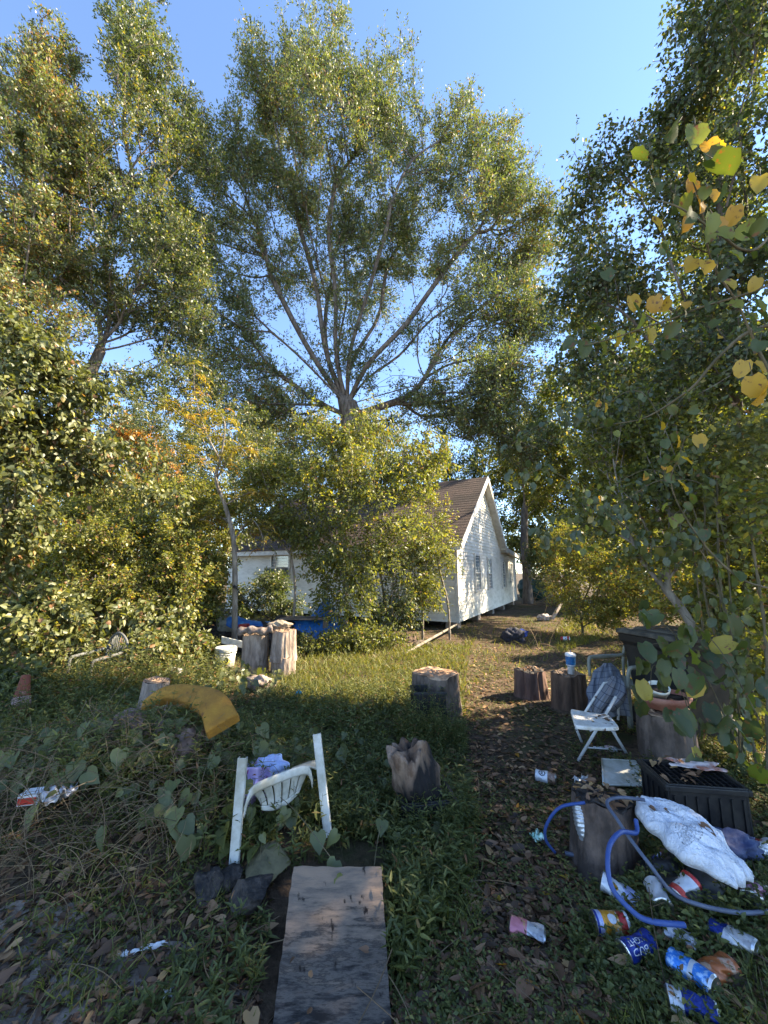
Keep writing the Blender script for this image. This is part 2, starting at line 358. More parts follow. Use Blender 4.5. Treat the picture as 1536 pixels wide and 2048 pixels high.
def tree(name, label, cat, trunk, blobs, nt, lm, nl, L, Wd, bark=BARK, r0=.008, rt=.2, bf=.5, sig=.3, T=T_DIA, seed=1, step=.5, wig=.06, group=None, droop=.3, first=None, tb=0., tv=.28, ex=2.3, clump=.5, cf=.9, thin=4, up=.0, upn=.5, shell=.55, limbs=(), wob=0., wf=.5, lpt=11):
    g = np.random.default_rng(seed)
    tp = smoothpath(np.asarray(trunk), 4); f0 = max(1, int(len(tp) * .8)) if first is None else first
    nt0 = len(tp); tpar = list(range(-1, nt0 - 1))
    for l in limbs:
        Q = smoothpath([tp[-1] if len(l) > 3 or True else tp[-1]] + [at(*q) for q in l], 4)[1:]
        for k, q in enumerate(Q): tpar.append(nt0 - 1 if k == 0 else len(tpar) - 1)
        tp = np.vstack([tp, Q])
    pts = blobpts(blobs, nt, seed, clump, cf, shell)
    pos, par, _ = grow(tp, pts, bf, min(f0, nt0 - 1), tpar); pos, par = subdiv(pos, par, step, g, wig)
    ch, order = topo(par); n = len(pos); cnt = np.zeros(n)
    for i in order[::-1]: cnt[i] = 1 if not ch[i] else sum(cnt[c] for c in ch[i])
    main = np.full(n, -1)
    for i in range(n):
        if ch[i]: main[i] = max(ch[i], key=lambda c: cnt[c])
    for _ in range(5):
        np_ = pos.copy()
        for i in order:
            if par[i] >= 0 and main[i] >= 0 and i >= len(tp): np_[i] = .5 * pos[i] + .25 * (pos[par[i]] + pos[main[i]])
        pos = np_
    if wob:
        w3 = np.stack([ns(pos[:, 0], pos[:, 1], pos[:, 2], wf, seed + q) for q in (1, 4, 7)], -1) * wob; w3[0] *= 0; pos = pos + w3 * np.clip((pos[:, 2] - tp[0][2]) / 2, 0, 1)[:, None]
    rad = r0 * cnt ** (1 / ex)
    for i in range(nt0): rad[i] = max(rad[i], rt * (1 - .35 * i / nt0))
    if len(tp): rad[0] *= 1.35; rad[1] *= 1.12
    # wood
    e = np.array([i for i in range(n) if par[i] >= 0]); p = par[e]
    D = unit(pos[e] - pos[p]); nd = np.zeros((n, 3)); nd[e] = D
    for i in range(n):
        if main[i] >= 0: nd[i] = nd[i] + unit(pos[main[i]] - pos[i])
    nd = unit(nd); ismain = main[p] == e
    d0 = np.where(ismain[:, None], nd[p], D); d1 = nd[e]; ra = np.where(ismain, rad[p], np.minimum(rad[e] * 1.25, rad[p])); rb = rad[e]
    def prisms(sel, k):
        th = np.linspace(0, 2 * np.pi, k, endpoint=False); A0, B0 = frames(d0[sel]); A1, B1 = frames(d1[sel]); c, s = np.cos(th)[None, :, None], np.sin(th)[None, :, None]
        V0 = pos[p[sel]][:, None] + (A0[:, None] * c + B0[:, None] * s) * ra[sel][:, None, None]; V1 = pos[e[sel]][:, None] + (A1[:, None] * c + B1[:, None] * s) * rb[sel][:, None, None]
        V = np.concatenate([V0, V1], 1).reshape(-1, 3); j = np.arange(k); q = np.stack([j, (j + 1) % k, (j + 1) % k + k, j + k], -1)
        return V, (q[None] + (np.arange(len(sel)) * 2 * k)[:, None, None]).reshape(-1, 4)
    thick = np.where(rb > rt * .12)[0]; thn = np.where(rb <= rt * .12)[0]
    V1, F1 = prisms(thick, 9); V2, F2 = prisms(thn, 4)
    V = np.vstack([V1, V2]); F = np.vstack([F1, F2 + len(V1)])
    root = thing(name, tp[0], label, cat, group)
    big('trunk', V, F, bark, root, None, True)
    # foliage
    sel = np.array([i for i in range(len(tp), n) if cnt[i] <= thin]); nt_ = max(1, nl // lpt); ti = g.choice(sel, nt_); a_ = g.random(nt_)[:, None]
    b0 = pos[ti] * (1 - a_) + pos[par[ti]] * a_; tv_ = unit(g.normal(size=(nt_, 3)) + .5 * nd[ti] + np.array([0, 0, up - droop * .5])); tl = sig * g.uniform(.9, 2.3, nt_)
    tw = np.repeat(np.arange(nt_), lpt); m = len(tw); f_ = g.random(m) ** .7; Dt = tv_[tw]
    P = b0[tw] + Dt * (tl[tw] * f_)[:, None] + g.normal(size=(m, 3)) * L * .35 - np.array([0, 0, 1]) * (droop * .25 * tl[tw] * f_ ** 2)[:, None]
    sd = unit(np.cross(Dt, g.normal(size=(m, 3)))); D = unit(Dt * .6 + sd * .8 + np.array([0, 0, -droop]) + g.normal(size=(m, 3)) * .25)
    Nn = unit(g.normal(size=(m, 3)) * .7 + np.array([0, 0, upn]))
    A_, B_ = frames(tv_); th = np.array([0, 2.1, 4.2]); rr = max(.0012, r0 * .4); ring = (A_[:, None] * np.cos(th)[None, :, None] + B_[:, None] * np.sin(th)[None, :, None]) * rr
    e1 = b0 + tv_ * tl[:, None] - np.array([0, 0, 1]) * (droop * .25 * tl)[:, None]; VT = np.concatenate([b0[:, None] + ring, e1[:, None] + ring * .4], 1).reshape(-1, 3); q3 = np.array([[0, 1, 4, 3], [1, 2, 5, 4], [2, 0, 3, 5]])
    big('twigs', VT, (q3[None] + (np.arange(nt_) * 6)[:, None, None]).reshape(-1, 4), bark, root)['kind'] = 'stuff'
    cl = .5 + .5 * ns(P[:, 0], P[:, 1], P[:, 2], .45, seed + 9)
    tint = np.clip(.42 + tb + (cl - .5) * tv * 1.5 + g.normal(size=m) * tv, 0, 1)
    keep = P[:, 2] > .05; P, D, Nn, tint = P[keep], D[keep], Nn[keep], tint[keep]; m = len(P)
    Ls = L * g.uniform(.65, 1.25, m); Ws = Wd * g.uniform(.7, 1.2, m)
    leafobj('crown', P, D, Nn, Ls, Ws, T, LM[lm], root, tint)
    return root
# ---------------- the white house ----------------
HA = np.array([2.141, 11.476, 0.]); HG = np.array([.4612, .8873, 0.]); HF = np.array([-.8873, .4612, 0.])   # corner, gable direction, front wall direction
def H(u, v, z): return HA + HF * u + HG * v + np.array([0, 0, z])
def house():
    ext = mat('white vinyl siding', (.70, .67, .60), .5, (.50, .47, .40), 3, c3=(.36, .36, .29), s3=.8, lo3=.55, hi3=.75, bump=.08, bscale=30, stretch=(1, 1, 3), lo=.42, hi=.75)
    dull = mat('painted trim', (.64, .62, .56), .55, (.5, .47, .42), 5, bump=.1)
    roofm = mat('brown shingles', (.035, .024, .019), .9, (.12, .078, .058), 16, detail=6, bump=.6, bscale=40, lo=.35, hi=.68, c3=(.045, .032, .024), s3=.9, lo3=.45, hi3=.62)
    dark = mat('crawl space shade', (.02, .017, .014), .95); brick = mat('block pier', (.2, .16, .13), .9, (.3, .26, .22), 12, bump=.3)
    glass = mat('window glass', (.10, .13, .15), .08, (.22, .27, .30), 3, spec=.9)
    r = thing('house', H(0, 0, 0), 'white siding house with brown shingle roof and a sharp gable behind the saplings', 'house')
    LU = 9.6; VA, ZA, VR, ZE, VW = 3.55, 5.2, 6.85, 2.62, 10.5; c = .115
    def rooftop(v):
        if v <= VA: return ZE + (ZA - ZE) * v / VA
        if v <= VR: return ZA - (ZA - ZE) * (v - VA) / (VR - VA)
        return ZE - .15 * (v - VR) / (VW - VR)
    # front wall siding courses
    m = MB(); z = .2
    while z < ZE - .02:
        z2 = min(z + c, ZE); n = np.array([-HG[0], -HG[1], 0])
        m.add([H(0, 0, z) + n * .026, H(LU, 0, z) + n * .026, H(LU, 0, z2) + n * .003, H(0, 0, z2) + n * .003, H(0, 0, z), H(LU, 0, z)], [[0, 3, 2, 1], [0, 1, 5, 4]]); z += c
    m.build('front_wall', ext, r)
    m = MB(); z = .2; n = -HF
    while z < ZA - .05:
        z2 = min(z + c, ZA); vs = []
        def span(zz):
            if zz <= ZE - .15: return 0, VW
            if zz <= ZE: return 0, VR + (ZE - zz) / .15 * (VW - VR)
            return (zz - ZE) / (ZA - ZE) * VA, VR - (zz - ZE) / (ZA - ZE) * (VR - VA)
        (a, b), (a2, b2) = span(z), span(z2)
        m.add([H(0, a, z) + n * .026, H(0, b, z) + n * .026, H(0, b2, z2) + n * .003, H(0, a2, z2) + n * .003, H(0, a, z), H(0, b, z)], [[0, 1, 2, 3], [1, 0, 4, 5]]); z += c
    m.build('gable_wall', ext, r)
    m = MB()
    m.add([H(.05, VW, .2), H(LU, VW, .2), H(LU, VW, 2.4), H(.05, VW, 2.4)], [[0, 1, 2, 3]]); m.add([H(LU, 0, .2), H(LU, VW, .2), H(LU, VW, 2.4), H(LU, VR, ZE), H(LU, VA, ZA), H(LU, 0, ZE)], [[0, 1, 2, 3, 4, 5]])
    m.add([H(.03, .03, .21), H(LU, .03, .21), H(LU, VW, .21), H(.03, VW, .21)], [[0, 1, 2, 3]]); m.build('back_wall', ext, r)
    for (u, v) in [(0.2, .2), (.2, 2.6), (.2, 4.9), (.2, 7.2), (.2, 9.8), (2.4, .2), (4.8, .2), (7.2, .2), (9.2, .2)]: m = MB(); m.box(H(u, v, .08), (.36, .36, .26), HF, HG); m.build('pier', brick, r)
    m = MB(); m.box(H(LU / 2, VW / 2, .1), (LU - 1.6, VW - 1.6, .24), HF, HG); m.build('crawl_space_shade', dark, r)  # near-black block stands in for the shade beneath the floor
    m = MB(); m.box(H(-.005, -.005, 1.4), (.09, .09, 2.42), HF, HG); m.build('corner_board', dull, r)
    m = MB(); m.box(H(-.03, VW - .04, 1.32), (.07, .09, 2.24), HF, HG); m.build('corner_board', dull, r)
    # roof: slabs with shingle courses
    def slab(v0, z0, v1, z1, nm, courses):
        m = MB(); th = .11; o = .28; Lr = math.hypot(v1 - v0, z1 - z0)
        dv, dz = (v1 - v0) / Lr, (z1 - z0) / Lr; nv, nz = (-dz, dv) if dv > 0 else (dz, -dv)
        for k in range(courses):
            a, b = k / courses * Lr, (k + 1) / courses * Lr
            for (u0, u1) in [(-o, LU + .3)]:
                pa = (v0 + dv * a + nv * (th + .007), z0 + dz * a + nz * (th + .007)); pb = (v0 + dv * b + nv * th, z0 + dz * b + nz * th); pc = (v0 + dv * a + nv * (th - .002), z0 + dz * a + nz * (th - .002))
                m.add([H(u0, *pa), H(u1, *pa), H(u1, *pb), H(u0, *pb), H(u0, *pc), H(u1, *pc)], [[0, 1, 2, 3], [1, 0, 4, 5]])
        m.build(nm, roofm, r)
        m = MB(); P = [H(u, v0 + dv * a + nv * h, z0 + dz * a + nz * h) for u in (-o + .003, LU + .29) for a in (0.01, Lr) for h in (.0, th - .008)]
        m.add(P, [[0, 2, 3, 1], [4, 5, 7, 6], [0, 1, 5, 4], [2, 6, 7, 3], [0, 4, 6, 2]]); m.build('soffit', dull, r)
        # rake board along the gable edge
        m = MB(); mid = H(-o - .012, (v0 + v1) / 2 + nv * .02, (z0 + z1) / 2 + nz * .02); m.box(mid, (.024, Lr, .19), HF, HG * dv + np.array([0, 0, dz]), HG * nv + np.array([0, 0, nz])); m.build('rake_board', dull, r)
    k = (ZA - ZE) / VA
    slab(-.38, ZE - .38 * k, VA, ZA, 'roof', 26)
    k2 = (ZA - ZE) / (VR - VA); slab(VR + .12, ZE - .12 * k2, VA, ZA, 'roof', 24); slab(VW + .3, ZE - .22, VR - .1, ZE + .02, 'lean_to_roof', 14)
    m = MB(); m.box(H(LU / 2, -.40, ZE - .27), (LU + .5, .025, .17), HF, HG); m.build('fascia', dull, r)
    for (v0, v1, z0, z1) in [(2.0, 2.75, 1.0, 2.25), (3.95, 4.65, 1.0, 2.2), (6.9, 7.55, .95, 2.15), (8.95, 9.5, 1.2, 2.1)]:
        m = MB(); t = .07; X = HG; vm, zm = (v0 + v1) / 2, (z0 + z1) / 2
        for cc, d in [((vm, z1), (v1 - v0 + t, t)), ((vm, z0), (v1 - v0 + t * 1.6, t)), ((v0, zm), (t, z1 - z0 - t)), ((v1, zm), (t, z1 - z0 - t)), ((vm, zm), (v1 - v0 - t, .04))]:
            m.box(H(-.035, cc[0], cc[1]), (.06, d[0], d[1]), HF, HG)
        wn = m.build('window', dull, r)
        m = MB(); m.box(H(-.018, vm, zm), (.012, v1 - v0 - t, z1 - z0 - t), HF, HG); m.build('pane', glass, wn)
    for (u0, u1, z0, z1, ac) in [(6.35, 7.25, 1.35, 2.28, True), (2.9, 3.7, 1.2, 2.2, False)]:
        m = MB(); t = .07; um, zm = (u0 + u1) / 2, (z0 + z1) / 2
        for cc, d in [((um, z1), (u1 - u0 + t, t)), ((um, z0), (u1 - u0 + t * 1.6, t)), ((u0, zm), (t, z1 - z0 - t)), ((u1, zm), (t, z1 - z0 - t)), ((um, zm), (u1 - u0 - t, .04))]:
            m.box(H(cc[0], -.035, cc[1]), (d[0], .06, d[1]), HF, HG)
        wn = m.build('window', dull, r)
        m = MB(); m.box(H(um, -.018, zm), (u1 - u0 - t, .012, z1 - z0 - t), HF, HG); m.build('pane', glass, wn)
        if ac:
            m = MB(); m.box(H(um + .02, -.30, z0 + .27), (.56, .5, .4), HF, HG); a = m.build('air_conditioner', mat('aged ac case', (.45, .42, .36), .6, (.3, .27, .22), 8), r, mods=[BEV(.015)])
            m = MB()
            m.box(H(um + .02, -.562, z0 + .27), (.47, .02, .31), HF, HG)
            for q in range(9): m.box(H(um + .02, -.577, z0 + .14 + q * .033), (.46, .01, .006), HF, HG)
            m.build('grille', mat('dark green grille', (.03, .06, .05), .6), a)
    return r
house()

# ---------------- big trees behind ----------------
def tp(*pts): return [at(*p) for p in pts]
def gb(px, py, Y): p = at(px, py, Y); return [p[0], p[1], float(gh(p[0], p[1])) - .1]
Yb = 17.
tree('oak_tree', 'huge oak with many fanned limbs rising behind the house roof', 'tree',
     [gb(700, 1180, Yb)] + tp((700, 1000, Yb), (697, 860, Yb), (695, 800, Yb)),
     [(640, 150, Yb, 85, 110, 2.5, 1), (520, 210, Yb, 90, 115, 2.5, 1), (760, 210, Yb, 90, 110, 2.5, 1), (890, 310, Yb, 90, 95, 2.5, 1.), (1015, 350, Yb, 75, 115, 2, .9), (650, 330, Yb, 200, 150, 4, .8),
      (430, 380, Yb, 130, 150, 3, 1.), (880, 470, Yb, 170, 120, 3.5, .6), (1040, 520, Yb, 85, 130, 3, 1), (430, 560, Yb, 150, 120, 3, .6), (680, 520, Yb + 2, 180, 120, 2.5, .45), (960, 650, Yb, 130, 80, 3.5, .9), (430, 720, Yb, 120, 70, 3, .9),
      (920, 800, Yb, 130, 90, 3.5, 1.), (520, 820, Yb, 140, 80, 3.5, .8), (1010, 780, Yb - 1, 80, 90, 2, 1), (1080, 640, Yb, 70, 70, 2, .9), (1090, 470, Yb, 50, 80, 2, .7), (1060, 880, Yb, 70, 60, 2, .9), (340, 520, Yb, 70, 120, 2, .5), (640, 900, Yb + 3, 200, 80, 3, .7)],
     3400, 'oak', 340000, .145, .062, r0=.0115, rt=.7, bf=.6, wob=.55, wf=.45, sig=.4, seed=21, step=.7, ex=2.15, thin=5, up=.5, droop=-.1, tb=.03, shell=.5, cf=.8, clump=.75,
     limbs=[[(655, 775, Yb - .3), (623, 729, Yb - 1), (560, 675, Yb - 1.5), (491, 638, Yb - 2)], [(673, 760, Yb), (628, 661, Yb + .3), (600, 570, Yb), (550, 524, Yb), (491, 478, Yb)], [(690, 752, Yb), (673, 592, Yb + 1), (660, 524, Yb + 1), (619, 442, Yb + 1), (578, 355, Yb + 1)],
            [(698, 729, Yb), (692, 638, Yb - .7), (669, 456, Yb - 1), (683, 365, Yb - 1), (655, 228, Yb - .5)], [(703, 729, Yb), (705, 547, Yb + 1.5), (696, 433, Yb + 2), (700, 300, Yb + 2)], [(710, 752, Yb), (719, 615, Yb - 1), (746, 478, Yb - 1.6), (765, 387, Yb - 2), (800, 270, Yb - 2)],
            [(719, 752, Yb), (787, 592, Yb + 1), (810, 501, Yb + 2), (840, 380, Yb + 2)], [(728, 752, Yb), (837, 652, Yb - 1), (901, 601, Yb - 1.5), (947, 524, Yb - 1.5), (992, 380, Yb - 1.5)], [(733, 770, Yb), (787, 747, Yb - 1), (878, 770, Yb - 2), (950, 750, Yb - 2.3)], [(728, 760, Yb), (860, 640, Yb + 1.5), (1000, 560, Yb + 2), (1060, 480, Yb + 2)],
            [(640, 780, Yb), (560, 790, Yb - 1.5), (480, 760, Yb - 2)]])
tree('oak_tree', 'tall dark spire of a tree left of the huge oak, its top cut off', 'tree',
     [gb(165, 1180, 13)] + tp((170, 1000, 13), (178, 850, 13), (186, 770, 13), (200, 700, 13)),
     [(300, 70, 13, 55, 90, 1.5, 1.2), (255, 60, 13, 35, 50, 1.2, .8), (310, 220, 13, 85, 110, 2, 1.1), (260, 380, 13, 120, 110, 2.6, .9), (330, 520, 13.5, 110, 110, 2.5, .9), (230, 560, 13, 110, 90, 2.5, .7), (120, 520, 13, 80, 100, 2, .6), (320, 640, 14, 90, 80, 2, .5), (140, 760, 13, 100, 60, 2, .9), (330, 800, 13.5, 110, 70, 2, .8), (365, 330, 13.5, 60, 110, 1.5, .6), (400, 640, 13.5, 60, 90, 1.5, .5)],
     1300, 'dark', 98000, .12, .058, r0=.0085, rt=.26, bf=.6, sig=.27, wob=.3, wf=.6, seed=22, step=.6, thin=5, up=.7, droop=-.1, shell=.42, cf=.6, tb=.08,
     limbs=[[(190, 640, 13), (160, 540, 13), (130, 480, 13)], [(215, 640, 13), (222, 520, 13), (230, 420, 13.3)], [(235, 650, 13), (280, 600, 13), (290, 440, 13), (300, 250, 13)]])
tree('water_oak', 'sunlit yellowing tree at the far upper left with a narrow top', 'tree',
     [gb(-90, 1150, 11.5)] + tp((-80, 950, 11.5), (-40, 800, 11.5), (0, 700, 11.5)),
     [(95, 130, 11.5, 55, 75, 1.5, 1.1), (35, 180, 11.5, 60, 80, 1.5, 1), (150, 250, 11.5, 75, 80, 1.7, 1), (60, 340, 11.5, 100, 100, 2.3, 1), (170, 400, 12, 70, 90, 2, .8), (70, 500, 11.5, 110, 100, 2.3, 1), (60, 640, 11, 110, 60, 2.2, .9)],
     900, 'oak', 78000, .115, .055, r0=.009, rt=.2, bf=.5, wob=.3, sig=.27, seed=23, step=.6, thin=5, up=.5, droop=-.1, tb=.2, shell=.42, cf=.6)
tree('maple_tree', 'orange leaved autumn tree showing through a gap above the left thicket', 'tree',
     [gb(280, 1170, 22)] + tp((285, 1050, 22), (275, 980, 22)), [(250, 880, 22, 60, 55, 1.5, 1), (310, 950, 22, 60, 60, 1.5, 1), (210, 960, 22, 50, 50, 1.5, .8)], 160, 'orange', 12000, .2, .13, rt=.15, sig=.4, seed=24, step=.8)
tree('maple_tree', 'orange leaved tree at the left edge behind the yellowing tree', 'tree',
     [gb(20, 1150, 16)] + tp((20, 950, 16), (25, 700, 16)), [(30, 430, 16, 40, 45, 1.3, 1), (10, 520, 16, 50, 60, 1.3, 1)], 120, 'orange', 7000, .13, .08, rt=.15, sig=.35, seed=25, step=.8)
# far row of trees
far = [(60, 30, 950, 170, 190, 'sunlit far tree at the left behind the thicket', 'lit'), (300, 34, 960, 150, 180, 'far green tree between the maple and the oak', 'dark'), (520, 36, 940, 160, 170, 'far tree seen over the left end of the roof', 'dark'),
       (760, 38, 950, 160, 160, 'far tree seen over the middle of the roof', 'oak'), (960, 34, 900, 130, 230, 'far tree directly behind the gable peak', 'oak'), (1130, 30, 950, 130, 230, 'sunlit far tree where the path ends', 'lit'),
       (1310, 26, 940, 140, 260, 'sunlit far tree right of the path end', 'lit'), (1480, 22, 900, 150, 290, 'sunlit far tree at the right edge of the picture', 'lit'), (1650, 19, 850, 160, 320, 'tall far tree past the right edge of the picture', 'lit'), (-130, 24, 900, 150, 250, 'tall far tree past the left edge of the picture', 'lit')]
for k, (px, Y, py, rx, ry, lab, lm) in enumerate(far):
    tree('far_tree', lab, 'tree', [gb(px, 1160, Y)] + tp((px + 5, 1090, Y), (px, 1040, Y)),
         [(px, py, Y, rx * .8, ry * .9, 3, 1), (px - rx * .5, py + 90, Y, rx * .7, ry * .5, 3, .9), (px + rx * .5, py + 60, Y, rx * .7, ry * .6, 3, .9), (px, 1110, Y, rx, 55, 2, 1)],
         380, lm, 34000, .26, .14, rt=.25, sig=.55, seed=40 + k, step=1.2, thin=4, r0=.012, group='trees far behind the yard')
# trunk / pole at the back corner of the house
p0 = H(-.55, VWp := 10.9, 0); tr = tree('back_tree', 'dark straight trunk standing at the back corner of the house', 'tree', [[p0[0], p0[1], -.1], [p0[0] + .02, p0[1], 1.6], [p0[0], p0[1] + .05, 3.2], [p0[0] + .1, p0[1], 5.0]],
     [(1040, 880, 22, 90, 80, 2, 1), (1090, 960, 21.5, 60, 60, 2, 1), (1010, 960, 22.5, 50, 40, 2, .7)], 220, 'lit', 16000, .14, .08, rt=.26, sig=.35, seed=60, step=.7)

# ---------------- left thicket ----------------
def bush(name, label, cat, px, py, Y, blobs, nt, lm, nl, L, Wd, **k):
    b = gb(px, py, Y); a = np.array(b); stem = [b, list(a + [.02, .02, .25]), list(a + [0, .03, .5])]
    return tree(name, label, cat, stem, blobs, nt, lm, nl, L, Wd, **{**dict(rt=.03, r0=.0035, bf=.35, wob=.1, wf=1.5, sig=.16, step=.22, thin=4, clump=.55, cf=1.9, bark=BARKV, first=1, shell=.5), **k})
bush('vine_thicket', 'tall vine smothered thicket high at the left edge of the picture', 'thicket', -60, 1330, 4.8,
     [(0, 660, 4.8, 60, 45, .6, 1), (60, 720, 5, 80, 45, .6, 1), (150, 770, 5.2, 60, 35, .5, .8), (-50, 800, 4.8, 80, 110, .7, .7), (30, 830, 4.9, 110, 60, .7, 1), (150, 850, 5.3, 90, 35, .6, .7), (240, 900, 5.5, 80, 30, .5, .8), (120, 930, 5.3, 110, 35, .6, .8), (10, 960, 5, 90, 50, .6, .7), (300, 980, 5.7, 60, 25, .5, .6), (20, 1040, 5, 70, 40, .5, .5)], 680, 'vine', 17000, .066, .054, T=T_HEA, seed=71, sig=.2, lpt=6, wob=.12, wf=1.5, droop=.8, clump=.9, cf=1.9, tb=.1)
bush('vine_thicket', 'shaded vine thicket hanging over the grey plastic armchair', 'thicket', 60, 1330, 6.2,
     [(40, 1210, 5.8, 110, 50, .7, .8), (160, 1215, 6.4, 110, 40, .7, .9), (290, 1225, 6.8, 90, 35, .6, .8), (-20, 1080, 5.5, 80, 80, .7, .6)], 340, 'vine', 8000, .08, .062, T=T_HEA, seed=72, lpt=6, sig=.14, droop=.8, clump=.7, cf=1.8, tb=.08)
bush('vine_thicket', 'low creeping vine growth at the foot of the thicket around the grey armchair', 'thicket', -30, 1370, 5.0,
     [(20, 1290, 5.4, 90, 35, .6, 1), (140, 1285, 6.0, 80, 25, .5, .8), (290, 1290, 6.3, 70, 28, .5, 1), (390, 1285, 7.2, 60, 25, .5, .9), (0, 1370, 4.7, 80, 30, .5, .6)], 420, 'vine', 11000, .07, .055, T=T_HEA, seed=76, lpt=6, clump=.8, cf=2.2, tb=.05)
bush('privet_bush', 'sunlit yellow green privet bush at the left edge behind the vines', 'bush', -40, 1280, 8.2,
     [(40, 1120, 8.2, 130, 130, 1, 1), (-80, 1100, 8.2, 120, 120, 1, 1), (150, 1220, 8.2, 90, 60, .9, 1)], 620, 'lit', 42000, .07, .04, seed=73, tb=.08, sig=.17)
bush('privet_bush', 'large sunlit privet bush filling the space left of the slender trunk', 'bush', 300, 1270, 8.6,
     [(260, 1120, 8.8, 120, 110, 1, 1), (370, 1060, 9., 110, 110, 1, 1), (340, 1190, 8.4, 120, 80, 1, 1), (420, 1180, 8.8, 60, 90, .8, .9), (260, 1000, 9.5, 110, 70, 1, .7), (130, 1010, 9.5, 100, 60, 1, .7), (400, 1000, 9.5, 70, 50, .8, .7)], 950, 'lit', 68000, .07, .04, seed=74, tb=.08, sig=.17)
bush('privet_bush', 'tall privet bush behind the yellow pinnate sapling', 'bush', 420, 1240, 11,
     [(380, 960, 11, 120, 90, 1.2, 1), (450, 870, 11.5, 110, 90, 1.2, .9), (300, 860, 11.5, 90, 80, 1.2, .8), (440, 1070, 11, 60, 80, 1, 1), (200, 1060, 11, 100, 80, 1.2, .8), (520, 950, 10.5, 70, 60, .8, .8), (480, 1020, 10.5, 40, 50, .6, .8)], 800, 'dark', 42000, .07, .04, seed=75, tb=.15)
# ---------------- saplings before the house ----------------
def sapling(name, label, px, py, Y, mids, blobs, nt, lm, nl, L, Wd, **k):
    b = gb(px, py, Y); return tree(name, label, 'sapling', [b] + [at(*q) for q in mids], blobs, nt, lm, nl, L, Wd, **{**dict(rt=.035, r0=.0035, bf=.5, wob=.12, wf=1.2, sig=.18, step=.25, thin=4, clump=.8, cf=1.9, bark=BARKL, T=T_DIA, shell=.6), **k})
sapling('elm_sapling', 'bushy sunlit sapling in the middle, hiding most of the roof and front wall', 690, 1300, 8.6, [(692, 1200, 8.6), (686, 1120, 8.6), (690, 1060, 8.6)],
        [(690, 880, 8.6, 80, 60, .7, 1), (620, 960, 8.6, 90, 60, .8, .9), (760, 960, 8.6, 120, 60, .8, .8), (700, 1030, 8.6, 130, 70, .9, 1), (800, 1050, 8.6, 90, 50, .8, .45), (560, 1010, 8.7, 60, 50, .7, .6), (620, 860, 8.8, 70, 50, .7, .6), (650, 1120, 8.4, 90, 60, .8, .8), (730, 1130, 8.6, 100, 60, .8, .8), (690, 1200, 8.5, 100, 50, .7, .8)],
        640, 'lit', 25000, .088, .04, sig=.17, seed=81, tb=-.03)
sapling('elm_sapling', 'upright sapling with drooping leaf sprays above the ridge of the roof', 775, 1300, 9.2, [(770, 1200, 9.2), (765, 1080, 9.2), (770, 960, 9.2)],
        [(800, 900, 9.2, 110, 50, .7, 1), (850, 930, 9.2, 70, 35, .6, .7), (740, 850, 9.3, 60, 60, .6, .6), (720, 940, 9.3, 60, 50, .6, .6)], 240, 'lit', 8500, .1, .036, seed=82, droop=1.0)
sapling('elm_sapling', 'thin open sapling standing before the right end of the front wall', 845, 1290, 9.4, [(846, 1200, 9.4), (850, 1150, 9.4)],
        [(850, 1100, 9.4, 60, 40, .5, .8), (830, 1160, 9.4, 55, 45, .5, .8), (870, 1180, 9.4, 40, 50, .5, .5), (895, 1110, 9.4, 25, 40, .3, .6)], 200, 'lit', 6500, .08, .034, seed=83)
sapling('elm_sapling', 'dark leafed thin sapling before the middle of the front wall', 780, 1290, 9.0, [(783, 1220, 9.0), (790, 1150, 9.0)],
        [(790, 1110, 9.0, 60, 50, .5, .8), (770, 1200, 9.0, 60, 50, .5, .9), (810, 1230, 9.1, 50, 35, .4, .6)], 190, 'dark', 6500, .08, .036, seed=84, tb=.2)
sapling('elm_sapling', 'loose sapling before the left half of the roof beside the slender trunk', 585, 1300, 9.0, [(588, 1200, 9.0), (580, 1100, 9.0)],
        [(560, 960, 9., 70, 50, .6, 1), (600, 1040, 9., 60, 50, .6, .9), (530, 1030, 9., 50, 40, .5, .8), (510, 970, 9.2, 40, 40, .4, .6)], 260, 'lit', 8500, .08, .036, seed=87, tb=-.05)
sapling('elm_sapling', 'thin twiggy sapling reaching over the right part of the roof', 900, 1290, 9.8, [(895, 1200, 9.8), (880, 1120, 9.8)],
        [(860, 1030, 9.8, 50, 50, .5, 1), (830, 990, 9.8, 50, 40, .5, .7), (890, 1060, 9.8, 30, 30, .4, .6)], 160, 'lit', 2600, .08, .036, seed=88, tb=-.05)
bush('privet_bush', 'loose shaded privet growth behind the grey armchair', 'bush', 250, 1300, 7.4,
     [(120, 1190, 7.2, 90, 60, .7, 1), (260, 1200, 7.4, 90, 70, .7, 1), (380, 1170, 7.6, 70, 80, .7, 1), (330, 1090, 7.8, 90, 60, .7, .7), (190, 1080, 7.6, 80, 60, .7, .6)], 600, 'lit', 26000, .062, .036, seed=77, tb=.02, clump=.8)
bush('low_shrub', 'low dark shrub against the front wall beneath the window', 'shrub', 535, 1255, 10.8, [(525, 1180, 10.8, 60, 40, .5, 1), (560, 1210, 10.6, 50, 30, .5, .9), (500, 1220, 10.7, 40, 30, .5, .9)], 140, 'dark', 8000, .08, .04, seed=85)
bush('low_shrub', 'leafy shrub under the bushy sapling beside the blue tarp', 'shrub', 640, 1310, 8.2, [(640, 1285, 8.2, 60, 25, .4, 1), (700, 1280, 8.3, 60, 30, .4, 1), (760, 1290, 8.4, 60, 25, .4, .8)], 140, 'lit', 7000, .06, .03, seed=86)
